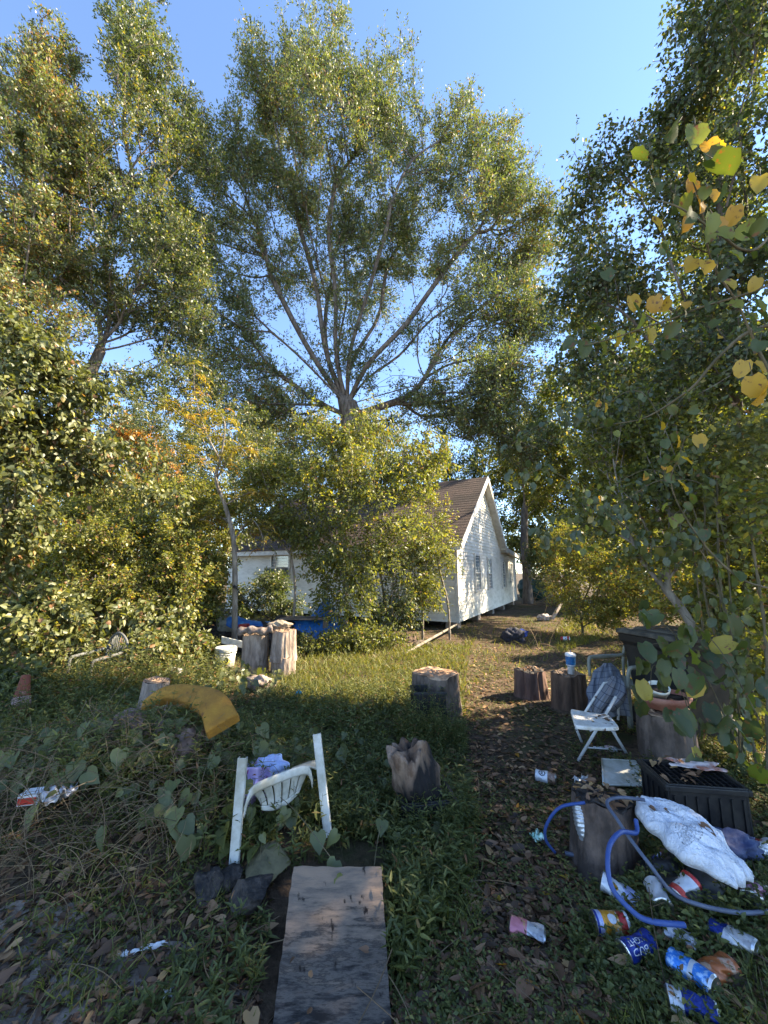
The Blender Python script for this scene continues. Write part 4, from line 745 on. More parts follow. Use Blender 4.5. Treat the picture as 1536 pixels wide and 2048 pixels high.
strands('dead_vines', 'tangle of brown dead vines and straw on the bank at the left', 'dead vines', 11000, g, lambda x, y: poly_in(x, y, STRAW) | (MOUND(x, y) & (y < 2.9)), .1, .36, .0015, 'straw', up=.7, y0=1.6, y1=3.6, zoff=.2, p=1.2, t0=.35)
strands('fallen_twigs', 'thin dead twigs lying over the ground', 'twigs', 1500, g, lambda x, y: y > 0, .08, .4, .002, 'straw', up=.15, y1=8, zoff=.02, curl=.25, t1=.8)
strands('brush_pile', 'pale tangle of dead sticks beside the blue bundle on the path', 'brush', 700, g, lambda x, y: ((x - 3.35) / .75) ** 2 + ((y - 8.9) / .5) ** 2 < 1, .3, 1.0, .006, 'straw', up=1.2, y0=8, y1=10, curl=.7, t0=.6)
strands('brush_pile', 'heap of dead sticks by the dark trunk at the back of the house', 'brush', 3000, g, lambda x, y: ((x - 8.6) / 1.0) ** 2 + ((y - 20.) / 1.3) ** 2 < 1, .5, 1.6, .014, 'straw', up=1.2, y0=18, y1=22, curl=.5, t0=.3)
weeds('weeds', 'tall rank weeds before the thicket at the left', 5200, g, lambda x, y: (x < -2.3 - .25 * (y < 4.4)) & (x > -7) & ((ns(x, y, 0, 1.5, 21) > -.35)) & ~((x > -3.7) & (y > 5.4)), .25, .7, 15, .045, .1, 'weed', tb=.14, box=(-7, -2.2, 4.0, 8.2), clr=False)
weeds('weeds', 'broad leaved weeds mixed into the sunlit grass', 16000, g, lambda x, y: poly_in(x, y, GRA) & ~poly_in(x, y, PATH), .06, .24, 9, .03, .07, 'weed', tb=.2, y1=13, p=1.1)
weeds('weeds', 'tall weeds overgrowing the black crate before the sunny stump', 420, g, lambda x, y: ((x - .47) / .34) ** 2 + ((y - 4.05) / .30) ** 2 < 1, .25, .6, 15, .035, .075, 'weed', tb=.2, box=(.1, .85, 3.7, 4.4), clr=False)
weeds('weeds', 'weeds growing over and around the open black crate', 260, g, lambda x, y: ((x - .27) / .36) ** 2 + ((y - 2.78) / .26) ** 2 < 1, .12, .3, 12, .035, .07, 'weed', box=(-.1, .65, 2.5, 3.1), clr=False)
weeds('weeds', 'weeds climbing over the weathered log and the yellow foam', 900, g, lambda x, y: (((x + 1.6) / .95) ** 2 + ((y - 2.75) / .3) ** 2 < 1) | (((x + 1.35) / .7) ** 2 + ((y - 3.35) / .3) ** 2 < 1), .1, .34, 12, .04, .08, 'weed', tb=.05, box=(-2.6, -.6, 2.3, 3.8), clr=False)
weeds('weeds', 'weeds around the legs of the white plastic chair', 420, g, lambda x, y: ((x + .62) / .5) ** 2 + ((y - 2.62) / .34) ** 2 < 1, .1, .32, 12, .035, .075, 'weed', box=(-1.2, 0, 2.1, 3.1), clr=False)
# heart leaved creeper over the bank
def creeper(name, label, n, g, cx, cy, rx, ry, s, tb, hz=.12):
    a = g.random(n) * 6.28; r = np.sqrt(g.random(n)); x = cx + rx * r * np.cos(a); y = cy + ry * r * np.sin(a); z = gh(x, y) + hz * g.random(n) + .04
    root = thing(name, (cx, cy, float(gh(cx, cy))), label, 'creeper'); m = MB()
    for i in range(0, n - 3, 3):
        if (x[i] - x[i + 1]) ** 2 + (y[i] - y[i + 1]) ** 2 < .5: m.tube([(x[i], y[i], z[i] - .015), ((x[i] + x[i + 1]) / 2, (y[i] + y[i + 1]) / 2, (z[i] + z[i + 1]) / 2 + .03), (x[i + 1], y[i + 1], z[i + 1] - .015)], .002, 4, 4)
    for i in range(n): m.tube([(x[i], y[i], z[i]), (x[i] + g.normal() * .02, y[i] + .02, z[i] - hz * .5 - .05)], .0014, 3)
    tag(m.build('stems', BARKV, root), kind='stuff'); P = np.stack([x, y, z], -1)
    D = np.stack([g.normal(size=n) * .5, -.5 + g.normal(size=n) * .4, -.75 + g.normal(size=n) * .25], -1); N = np.stack([g.normal(size=n) * .35, -.75 + g.normal(size=n) * .3, .6 + g.normal(size=n) * .3], -1); L = s * g.uniform(.55, 1.2, n)
    leafobj('leaves', P, D, N, L, L * .92, T_HEA, LM['vine'], root, np.clip(.45 + tb + g.normal(size=n) * .2, 0, .93))
creeper('heart_leaf_creeper', 'heart leaved creeper trailing over the bank below the yellow foam', 230, g, -1.35, 2.72, .9, .55, .095, .02, .16)
creeper('heart_leaf_creeper', 'creeper leaves scattered among the weeds right of the white plastic chair', 60, g, -.25, 2.9, .6, .9, .08, -.06, .2)
creeper('heart_leaf_creeper', 'creeper spreading over the bank left of the yellow foam', 200, g, -2.9, 3.5, 1.2, 1.1, .10, -.06, .2)
creeper('heart_leaf_creeper', 'creeper growing before the white bucket and the tall logs', 200, g, -2.6, 5.6, 1.2, 1.0, .09, .05, .22)
creeper('heart_leaf_creeper', 'creeper along the foot of the thicket at the left edge', 300, g, -4.8, 5.4, 1.5, 1.3, .09, .1, .25)
# ---------------- objects in the yard ----------------
WP = lambda n, c=(.56, .56, .52), d=(.34, .33, .27), **k: mat(n, c, .45, d, 6, c3=(.30, .28, .2), s3=9, lo3=.58, hi3=.75, bump=.05, **k)
WHITEP = WP('weathered white plastic'); GREYP = mat('grey dusty plastic', (.20, .20, .18), .6, (.30, .30, .27), 6, bump=.1)
BLACKP = mat('black plastic', (.012, .012, .014), .45, (.03, .028, .026), 12, bump=.05); CUT = mat('sawn wood end', (.20, .13, .08), .85, (.38, .27, .18), 12, bump=.3, c3=(.05, .035, .025), s3=5)
def ringmat():
    m, N, L = nodes_of('sawn rings'); b = N['Principled BSDF']; b.inputs['Roughness'].default_value = .9; tc = N.new('ShaderNodeTexCoord'); w_ = N.new('ShaderNodeTexWave'); w_.wave_type = 'RINGS'; w_.rings_direction = 'Z'; w_.inputs['Scale'].default_value = 14; w_.inputs['Distortion'].default_value = 2.5; w_.inputs['Detail'].default_value = 3; w_.inputs['Detail Scale'].default_value = 3
    L.new(tc.outputs['Object'], w_.inputs['Vector']); r = N.new('ShaderNodeValToRGB'); r.color_ramp.elements[0].color = rgb((.13, .08, .05)); r.color_ramp.elements[1].color = rgb((.36, .24, .15)); L.new(w_.outputs[0], r.inputs[0]); n = N.new('ShaderNodeTexNoise'); n.inputs['Scale'].default_value = 9; n.inputs['Detail'].default_value = 6; L.new(tc.outputs['Object'], n.inputs['Vector']); r2 = N.new('ShaderNodeValToRGB'); r2.color_ramp.elements[0].position = .52; r2.color_ramp.elements[1].position = .64; L.new(n.outputs[0], r2.inputs[0])
    mx = N.new('ShaderNodeMixRGB'); mx.inputs[2].default_value = rgb((.05, .035, .025)); L.new(r2.outputs[0], mx.inputs[0]); L.new(r.outputs[0], mx.inputs[1]); L.new(mx.outputs[0], b.inputs['Base Color']); bp = N.new('ShaderNodeBump'); bp.inputs['Strength'].default_value = .5; bp.inputs['Distance'].default_value = .01; L.new(w_.outputs[0], bp.inputs['Height']); L.new(bp.outputs[0], b.inputs['Normal']); return m
CUT = ringmat()
LOGB = mat('weathered log bark', (.06, .043, .033), .9, (.20, .15, .115), 7, bump=1., bscale=30, stretch=(1, 1, .5), c3=(.03, .022, .017), s3=3)
LOGP = mat('pale barkless log', (.22, .165, .125), .85, (.42, .33, .26), 6, bump=.8, bscale=26, stretch=(1, 1, .4), c3=(.07, .05, .038), s3=5, lo3=.5)
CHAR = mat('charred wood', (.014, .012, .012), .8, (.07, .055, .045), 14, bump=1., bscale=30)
RUST = mat('faded orange plastic', (.22, .06, .025), .7, (.20, .06, .035), 6, bump=.1, c3=(.42, .22, .15), s3=9)
ALU = mat('crumpled aluminium', (.75, .76, .78), .28, (.55, .56, .58), 20, metal=1., bump=.4, bscale=30)
WIRE = mat('galvanised wire', (.45, .45, .44), .5, metal=.6)
def trunklog(name, label, cat, base, r, h, ax=(0, 0, 1), m=None, seed=0, tops=None, cutm=None, taper=.92, n=90, hollow=False, lean=(0, 0)):
    g = np.random.default_rng(seed); root = thing(name, base, label, cat); ax = unit(np.array(ax, float) + np.array([lean[0], lean[1], 0])); ph = g.random(4) * 6
    def fn(rr, z, t): 
        k = 1 + .06 * math.sin(3 * t + ph[0]) + .04 * math.sin(5 * t + ph[1] + z * 2) + .022 * math.sin(17 * t + ph[2] + .8 * math.sin(z * 9)) + .014 * math.sin(31 * t + ph[3] + z * 7)
        k += .05 * float(ns(math.cos(t) * 2, math.sin(t) * 2, z * 3, 1.6, seed + 2)) + .018 * float(ns(math.cos(t) * 9, math.sin(t) * 9, z * 5, 2, seed))
        return rr * k, z + (.014 * math.sin(3 * t + ph[1]) + .004 * math.sin(11 * t + ph[0])) * max(0, z / h - .7) * 3 * (r > .15)
    mb = MB(); zs = np.linspace(-.06, h, 26); mb.lathe([(r * (1.1 - (1.1 - taper) * min(1, max(0, z / h) ** .5)), z) for z in zs], base, ax, n, fn, False); mb.build('bark', m or LOGB, root, True)
    mb = MB(); rt = r * taper; pr = [(rt, h)] + [(rt * k, h + .006 * math.sin(k * 17 + seed) + .004) for k in (.93, .8, .6, .4, .2, .04)]; mb.lathe(pr, base, ax, n, lambda rr, z, t: (fn(rr, h, t)[0], z + fn(rr, h, t)[1] - h + .008 * math.sin(5 * t + rr * 60)), True); mb.build('cut_face', cutm or CUT, root)
    return root, rt
# scorched board
def board():
    m, N, L = nodes_of('scorched plywood'); b = N['Principled BSDF']; b.inputs['Roughness'].default_value = .92; b.inputs['Specular IOR Level'].default_value = .12
    uvn = N.new('ShaderNodeUVMap'); mp = N.new('ShaderNodeMapping'); mp.inputs['Scale'].default_value = (1.3, 9, 1); L.new(uvn.outputs[0], mp.inputs[0])
    n1 = N.new('ShaderNodeTexNoise'); n1.inputs['Scale'].default_value = 1.6; n1.inputs['Detail'].default_value = 9; n1.inputs['Roughness'].default_value = .72; L.new(mp.outputs[0], n1.inputs['Vector'])
    sep = N.new('ShaderNodeSeparateXYZ'); L.new(uvn.outputs[0], sep.inputs[0])
    ad = N.new('ShaderNodeMath'); ad.operation = 'MULTIPLY_ADD'; ad.inputs[1].default_value = .5; L.new(sep.outputs[1], ad.inputs[0]); L.new(n1.outputs[0], ad.inputs[2])
    r = N.new('ShaderNodeValToRGB'); e = r.color_ramp.elements; e[0].position = .56; e[0].color = rgb((.022, .020, .019)); e[1].position = 1.0; e[1].color = rgb((.27, .19, .135))
    for p, c in ((.63, (.06, .052, .047)), (.70, (.12, .10, .085)), (.755, (.05, .042, .037)), (.81, (.14, .11, .087)), (.90, (.20, .15, .115))): x = e.new(p); x.color = rgb(c)
    L.new(ad.outputs[0], r.inputs[0])
    n2 = N.new('ShaderNodeTexNoise'); n2.inputs['Scale'].default_value = 7; n2.inputs['Detail'].default_value = 5; L.new(uvn.outputs[0], n2.inputs['Vector']); r2 = N.new('ShaderNodeValToRGB'); r2.color_ramp.elements[0].position = .63; r2.color_ramp.elements[1].position = .68; L.new(n2.outputs[0], r2.inputs[0])
    mx = N.new('ShaderNodeMixRGB'); mx.inputs[2].default_value = rgb((.02, .016, .014)); L.new(r2.outputs[0], mx.inputs[0]); L.new(r.outputs[0], mx.inputs[1]); L.new(mx.outputs[0], b.inputs['Base Color'])
    bp = N.new('ShaderNodeBump'); bp.inputs['Strength'].default_value = .5; bp.inputs['Distance'].default_value = .01; L.new(n1.outputs[0], bp.inputs['Height']); L.new(bp.outputs[0], b.inputs['Normal'])
    TL, TR = onz(587, 1733, .20), onz(763, 1733, .20); BL, BR_ = onz(531, 2130, .035), onz(764, 2130, .035)
    wT = TR - TL; mid = (BL + BR_) / 2; wv = unit(BR_ - BL) * np.linalg.norm(wT); BL, BR_ = onz(545, 2048, .035), None; BR_ = BL + (TR - TL) * .98 
    dl = (BL - TL); BL = TL + dl * 1.3; BR_ = TR + (BR_ - TR) * 1.3
    nrm = unit(np.cross(TR - TL, TL - BL)); nrm = nrm if nrm[2] > 0 else -nrm
    NU, NV = 30, 70; V = []; uv = []
    for s_ in (0, 1):
        for j in range(NV + 1):
            for i in range(NU + 1):
                a, c = i / NU, j / NV; e = .004 * ns(a * 9, c * 22, 0, 1, 3); le = .003 * ns(0, c * 30, 0, 1, 5) if i in (0, NU) else 0
                te = .003 * ns(a * 20, 0, 0, 1, 8) if j == NV else 0
                P = (BL + (BR_ - BL) * a) * (1 - c) + (TL + (TR - TL) * a) * c + nrm * (e if s_ else -.022) + unit(TR - TL) * le + unit(TL - BL) * te; V.append(P); uv.append((a, c))
    k = (NU + 1) * (NV + 1); F = []
    for j in range(NV):
        for i in range(NU): q = j * (NU + 1) + i; F.append([q + k, q + 1 + k, q + NU + 2 + k, q + NU + 1 + k]); F.append([q, q + NU + 1, q + NU + 2, q + 1])
    for i in range(NU): F.append([i, i + 1, i + 1 + k, i + k]); q = NV * (NU + 1) + i; F.append([q, q + k, q + 1 + k, q + 1])
    for j in range(NV): q = j * (NU + 1); F.append([q, q + k, q + NU + 1 + k, q + NU + 1]); q += NU; F.append([q, q + NU + 1, q + NU + 1 + k, q + k])
    tag(mk('wooden_board', V, F, m, None, False, uv), 'scorched plywood board lying as a ramp at the bottom of the picture', 'board')
    V, F = lump((-.22, 2.06, .04), (.12, .08, .10), 31, 1.6, .4); tag(mk('mud_lump', V, F, CHAR, None, True), 'dark lump propping the far end of the scorched board', 'lump')
board()
# white broken plastic chair
def white_chair():
    lf, lt = at(466, 1738, 2.26), at(484, 1516, 2.30); rf, rt_ = at(656, 1675, 2.50), at(633, 1468, 2.60)
    root = thing('plastic_chair', (lf + rf) / 2, 'broken white plastic chair without its back, standing in the weeds above the scorched board', 'chair')
    def post(a, b, nm, w=.034, wb=.024):
        m = MB(); d = unit(b - a); x = unit(np.cross(d, [0, -1, .2])); y = np.cross(d, x); L = np.linalg.norm(b - a)
        m.box((a + b) / 2, (w, .007, L), x, y, d, 1.1); m.box((a + b) / 2 + x * (w * .5) + y * .012, (.007, .03, L), x, y, d); m.box((a + b) / 2 - x * (w * .5) + y * .012, (.007, .03, L), x, y, d); return m.build(nm, WHITEP, root, mods=[BEV(.004, 2)])
    post(lf, lt, 'leg', .042); post(rf, rt_, 'leg', .042)
    bl, br = at(528, 1662, 2.62), at(620, 1620, 2.9); post(bl, at(520, 1580, 2.62), 'leg', .045); post(br - np.array([0, 0, .1]), at(612, 1560, 2.85), 'leg', .045)
    # seat: front band and sagging slotted pan behind it
    A, B = at(492, 1583, 2.30), at(627, 1532, 2.56); m = MB()
    def band(u, v):
        P = A + (B - A) * u; arch = .035 * (1 - abs(2 * u - 1) ** 4); corner = .07 * (max(0, abs(2 * u - 1) - .82) / .18) ** 2
        return P + np.array([0, -.012 - .006 * math.sin(v * 3.14), arch - corner - v * .05 - .0])
    m.grid(band, 28, 4); m.build('seat_rim', WHITEP, root, True, mods=[SOL(.006)])
    wv = B - A
    def pan(uu, v):
        w0, w1 = .06 + .07 * v, .94 - .24 * v; q = w0 + (w1 - w0) * uu; P = A + wv * q
        return P + np.array([.01 * v, -.004 + .10 * math.sin(v * 1.5), .02 * (1 - abs(2 * q - 1) ** 3) - .02 - .19 * v ** 1.05 + .04 * (2 * uu - 1) ** 2 * v])
    for k in range(6):
        a, b = k / 6 + .012, (k + 1) / 6 - .012; m = MB(); m.grid(lambda u, v, a=a, b=b: pan(a + (b - a) * u, v * .86), 4, 14); m.build('seat_slat', WHITEP, root, True, mods=[SOL(.005)])
    m = MB(); m.grid(lambda u, v: pan(u, .86 + .16 * v) + np.array([0, -.004, 0]), 18, 3); m.build('seat_rib', WHITEP, root, True, mods=[SOL(.006)])
    m = MB(); m.grid(lambda u, v: A + wv * (.03 + .94 * u) + np.array([.02 * v, .30 * v, .028 - .03 * (2 * u - 1) ** 4 - .10 * v - .03 * math.sin(v * 3.1)]), 16, 10); m.build('seat', WHITEP, root, True, mods=[SOL(.005)])
    # cloth caught in it
    clm, N, L = nodes_of('lilac printed cloth'); b = N['Principled BSDF']; b.inputs['Roughness'].default_value = .9
    tc = N.new('ShaderNodeTexCoord'); n = N.new('ShaderNodeTexVoronoi'); n.inputs['Scale'].default_value = 16; L.new(tc.outputs['Object'], n.inputs['Vector']); r = N.new('ShaderNodeValToRGB'); r.color_ramp.elements[0].position = .18; r.color_ramp.elements[0].color = rgb((.30, .08, .28)); r.color_ramp.elements[1].position = .26; r.color_ramp.elements[1].color = rgb((.50, .40, .66)); L.new(n.outputs['Distance'], r.inputs[0]); L.new(r.outputs[0], b.inputs['Base Color'])
    m = MB(); c0 = at(500, 1605, 2.42)
    def cl(u, v):
        return at(492 + 46 * u + 4 * math.sin(v * 7), 1535 + 108 * v, 2.50 + .10 * u + .03 * math.sin(u * 9 + v * 4) + .02 * math.sin(v * 11))
    m.grid(cl, 14, 22); o = m.build('cloth', clm, None, True, mods=[SOL(.004)]); tag(o, 'lilac printed cloth hanging behind the broken white plastic chair', 'cloth')
    blu = mat('pale blue cloth', (.50, .58, .80), .85, (.34, .40, .66), 20, c3=(.5, .18, .4), s3=12); V, F = lump(at(536, 1537, 2.72), (.11, .09, .07), 5, 1.6, .4); tag(mk('cloth_bundle', V, F, blu, None, True), 'pale blue crumpled cloth bundled on top of the broken white chair', 'cloth')
white_chair()
# yellow foam and log under it
def foam():
    m, d = MB(), None; A, B, C = at(285, 1412, 3.05), at(385, 1392, 3.0), at(447, 1452, 2.72)
    P = smoothpath([A, at(335, 1388, 3.05), B, at(425, 1408, 2.86), C], 7); sec = [(-.07, -.05), (-.07, .03), (-.04, .04), (.04, .04), (.07, .03), (.07, -.05)]; V = []; 
    D = unit(np.gradient(P, axis=0))
    for i, p in enumerate(P):
        sd = unit(np.cross(D[i], [0, -.75, 1])); up = np.cross(sd, D[i]); k = .35 + .65 * math.sin(min(1, i / 6) * 1.57)
        for (a, b) in sec: V.append(p + sd * a * (.6 + .95 * i / len(P)) + up * b * k)
    n = len(sec); F = [[i * n + j, i * n + (j + 1) % n, (i + 1) * n + (j + 1) % n, (i + 1) * n + j] for i in range(len(P) - 1) for j in range(n)] + [list(range(n))[::-1], [(len(P) - 1) * n + j for j in range(n)]]
    tag(mk('foam_block', V, F, mat('ochre foam', (.24, .115, .018), .95, (.34, .17, .022), 7, bump=.35, bscale=60, c3=(.13, .055, .02), s3=10, lo3=.63, hi3=.7), None, False, mods=[BEV(.012, 3)]), 'curved ochre yellow foam block draped over the weathered log', 'foam')
    a, b = at(250, 1440, 3.1) - np.array([0, 0, .05]), at(440, 1500, 2.7) - np.array([0, 0, .04]); mb = MB(); V = None; root = thing('fallen_log', (a + b) / 2, 'thick weathered log lying on the bank under the yellow foam', 'log')
    mb.lathe([(.02, -.02), (.12, 0), (.155, .02)] + [(.155 + .012 * math.sin(z * 9), z) for z in np.linspace(.04, .72, 12)] + [(.12, .76), (.02, .77)], a - np.array([0, 0, .02]), b - a, 44, lambda r, z, t: (r * (1 + .06 * math.sin(3 * t) + .03 * math.sin(13 * t + 2 * math.sin(z * 8)) + .02 * math.sin(29 * t + z * 9)), z)); mb.build('bark', mat('reddish grey log', (.13, .08, .065), .85, (.27, .185, .155), 7, bump=.9, bscale=18, stretch=(.4, 1, 1), c3=(.05, .035, .03), s3=5), root, True)
foam()
# chunks of wood near the chair and char
for nm, lab, c, r, sd, mt, ct in [('wood_chunk', 'mossy brown chunk of wood at the foot of the white plastic chair', at(535, 1718, 2.32), (.13, .12, .06), 3, mat('mossy rot', (.10, .085, .045), .9, (.19, .16, .08), 6, bump=.8), 'wood'),
        ('wood_chunk', 'flat brown slab of rotten wood left of the char lumps', at(335, 1808, 2.13), (.2, .13, .045), 4, mat('brown rot', (.13, .075, .045), .9, (.24, .155, .095), 7, bump=.9), 'wood'),
        ('char_lump', 'largest black char lump beside the rotten slab', at(418, 1775, 2.15), (.075, .07, .06), 5, CHAR, 'charcoal'), ('char_lump', 'black char lump above the largest one', at(378, 1738, 2.3), (.07, .06, .05), 6, CHAR, 'charcoal'), ('char_lump', 'black char lump close to the left leg of the white chair', at(455, 1757, 2.2), (.06, .06, .05), 7, CHAR, 'charcoal'), ('char_lump', 'black char lump left of the board end', at(500, 1790, 2.1), (.1, .09, .06), 8, CHAR, 'charcoal'),
        ('pale_rock', 'pale stone half buried in the lower left dirt', onz(225, 1868, .0), (.13, .08, .035), 9, mat('pale stone', (.20, .17, .14), .9, (.32, .28, .24), 9, bump=.7), 'stone'), ('grey_rock', 'small grey stone at the lower left above the pale one', onz(105, 1835, .02), (.07, .05, .035), 10, mat('grey stone', (.16, .155, .15), .9, (.26, .25, .24), 9, bump=.7), 'stone')]:
    V, F = lump(c, np.array(r) * 1.25, sd, 1.3, .25, 5); V = facet(V, c, np.array(r) * 1.25, sd, 11, .5, .85); C_ = np.array(c); V = V + (unit(V - C_) * (-np.abs(ns(V[:, 0], V[:, 1], V[:, 2], 32, sd)) * .008 - np.abs(ns(V[:, 0], V[:, 1], V[:, 2], 80, sd)) * .004)[:, None]); tag(mk(nm, V, F, mt, None, True), lab, ct)
# white plastic scraps
def scrap(name, label, P0, sx, sy, m, seed, rz=0, amp=.35, cat='litter', sub=14, tilt=0.):
    g = np.random.default_rng(seed); ph = g.random(6) * 6; mb = MB(); ca, sa = math.cos(rz), math.sin(rz)
    def fn(u, v):
        x, y = (u - .5) * sx, (v - .5) * sy; e = 1 + .25 * math.sin(v * 9 + ph[0]) * (abs(2 * u - 1) > .6); x *= e
        z = amp * min(sx, sy) * (math.sin(u * 7 + ph[1] + 2 * math.sin(v * 5)) * math.sin(v * 6 + ph[2]) * .5 + .25 * math.sin(u * 17 + v * 13 + ph[3])) + tilt * y
        return np.array(P0) + np.array([x * ca - y * sa, x * sa + y * ca, z + amp * min(sx, sy) * .6])
    mb.grid(fn, sub, sub); return tag(mb.build(name, m, None, True, mods=[SOL(.0015)]), label, cat)
WS = mat('white scrap', (.75, .76, .78), .5, (.55, .55, .56), 30)
scrap('plastic_strip', 'torn white plastic strip lying on the dirt at the lower left', G(298, 1903, .01), .115, .022, WS, 1, .35, .5); scrap('plastic_strip', 'small white plastic bit left of the torn strip', G(246, 1915, .005), .03, .022, WS, 2, .3, .5)
scrap('foil_scrap', 'tiny shiny scrap on the dirt at the bottom left', G(335, 1998, .01), .03, .04, ALU, 3, .3, .6)
scrap('blue_scrap', 'turquoise plastic scrap in the weeds above the white chair', G(597, 1416, .16), .06, .08, mat('turquoise plastic', (.03, .33, .45), .5), 4, .2, .5)
scrap('foil_scrap', 'pale green foil wrapper between the path and the hose', G(1078, 1684, .015), .075, .07, mat('green foil', (.35, .62, .50), .25, (.6, .7, .62), 20, metal=.6), 5, .5, .5)
scrap('foil_scrap', 'crumpled silver wrapper on the edge of the front stump', G(1165, 1592, .09), .13, .07, mat('silver film', (.6, .6, .6), .3, (.35, .33, .3), 15, metal=.5), 6, .5, .5)
# snack box at left
sb = thing('snack_carton', G(50, 1640), 'red and white crushed carton lying at the left edge under the dead vines', 'carton'); c = G(60, 1632, .10)
rd = mat('red print', (.50, .04, .025), .5); m = MB(); m.box(c, (.13, .07, .06), (1, -.1, .15), (0, 1, .1)); m.build('carton', WS, sb, mods=[BEV(.008)]); m = MB(); m.box(c + np.array([.0, -.037, -.006]), (.11, .004, .032), (1, -.1, .15), (0, 1, .1)); m.build('label_print', rd, sb)
scrap('foil_bag', 'crumpled silver bag right of the red and white carton', G(112, 1640, .1), .14, .12, mat('grey foil bag', (.3, .31, .34), .35, (.5, .5, .52), 20, metal=.4), 7, .4, .5)
# fallen cone
cb, ct = at(30, 1465, 4.3), at(52, 1350, 4.4); rc = thing('traffic_cone', cb, 'faded orange traffic cone leaning in the weeds at the left edge', 'cone'); m = MB(); Lc = np.linalg.norm(ct - cb)
m.lathe([(.125, 0), (.118, .02), (.035, Lc), (.028, Lc)], cb, ct - cb, 28, None, False); m.build('cone', RUST, rc, True, mods=[SOL(.006)]); m = MB(); dx = unit(ct - cb); X = unit(np.cross(dx, [0, 1, 0])); m.box(cb - dx * .01, (.33, .33, .025), X, np.cross(dx, X), dx); m.build('base', RUST, rc, mods=[BEV(.01)])
m = MB(); m.lathe([(.088, Lc * .42), (.071, Lc * .62)], cb, ct - cb, 28, None, False); m.build('sleeve', mat('dull reflective band', (.5, .33, .27), .6, (.36, .2, .15), 9), rc, True, mods=[SOL(.006)])
# monobloc armchair (grey) builder
def armchair(name, label, pos, rz, m, parts_scale=1., tilt=0., fan=True):
    root = thing(name, pos, label, 'chair'); ca, sa = math.cos(rz), math.sin(rz)
    def W(x, y, z): 
        y2, z2 = y * math.cos(tilt) - z * math.sin(tilt), y * math.sin(tilt) + z * math.cos(tilt); return np.array(pos) + np.array([x * ca - y2 * sa, x * sa + y2 * ca, z2]) * parts_scale
    # front is -y ; seat z .42, back top z .85
    mb = MB(); mb.grid(lambda u, v: W((u - .5) * (.46 - .04 * v), -.23 + .45 * v, .42 - .03 * math.sin(v * 3) - .02 * math.cos((u - .5) * 6) - (.05 * (1 - v / .12) ** 2 if v < .12 else 0)), 14, 14); mb.build('seat', m, root, True, mods=[SOL(.006)])
    mb = MB()
    for k in range(9):
        u = -.9 + k * .225; x = u * .17; top = .86 - .10 * u * u; mb.tube([W(x * .85, .22, .43), W(x, .25, .6), W(x * 1.12, .29 + .02 * abs(u), top)], [.009, .009, .008], 6, 4)
    mb.build('back_slats', m, root, True)
    mb = MB(); mb.tube([W(-.2, .22, .42), W(-.225, .26, .62), W(-.19, .29, .78), W(0, .30, .88), W(.19, .29, .78), W(.225, .26, .62), W(.2, .22, .42)], .017, 8, 6); mb.build('back_frame', m, root, True)
    for s in (-1, 1):
        mb = MB(); mb.tube([W(s * .215, .26, .66), W(s * .26, .12, .645), W(s * .27, -.12, .645), W(s * .265, -.2, .62), W(s * .25, -.22, .44)], [.018, .022, .024, .02, .018], 8, 5); mb.build('armrest', m, root, True)
        for (yy, fy) in ((-.21, -.25), (.21, .28)):
            mb = MB(); a, b = W(s * .225, yy, .43), W(s * .25, fy, 0); d = unit(a - b); X = unit(W(1, 0, 0) - W(0, 0, 0)); Y = np.cross(d, X); mb.box((a + b) / 2, (.035, .006, np.linalg.norm(a - b)), X, Y, d, 1.25); mb.box((a + b) / 2 + X * s * .018 + Y * .016 * (1 if yy < 0 else -1), (.006, .036, np.linalg.norm(a - b)), X, Y, d, 1.0); mb.build('leg', m, root, mods=[BEV(.003)])
    return W
armchair('plastic_armchair', 'grey plastic armchair half buried in the left thicket', G(200, 1385) + np.array([-.1, .1, -.16]), R(-25), mat('dark grey plastic', (.08, .08, .075), .65, (.13, .13, .12), 6, bump=.1), 1.0, .1)
OLIVEP = mat('olive grey plastic', (.17, .17, .13), .6, (.25, .245, .20), 6, bump=.1)
W2 = armchair('plastic_armchair', 'olive grey plastic armchair under the plaid cloth beside the trash bin', np.array([2.66, 4.50, .0]), R(-74), OLIVEP, 1.0)
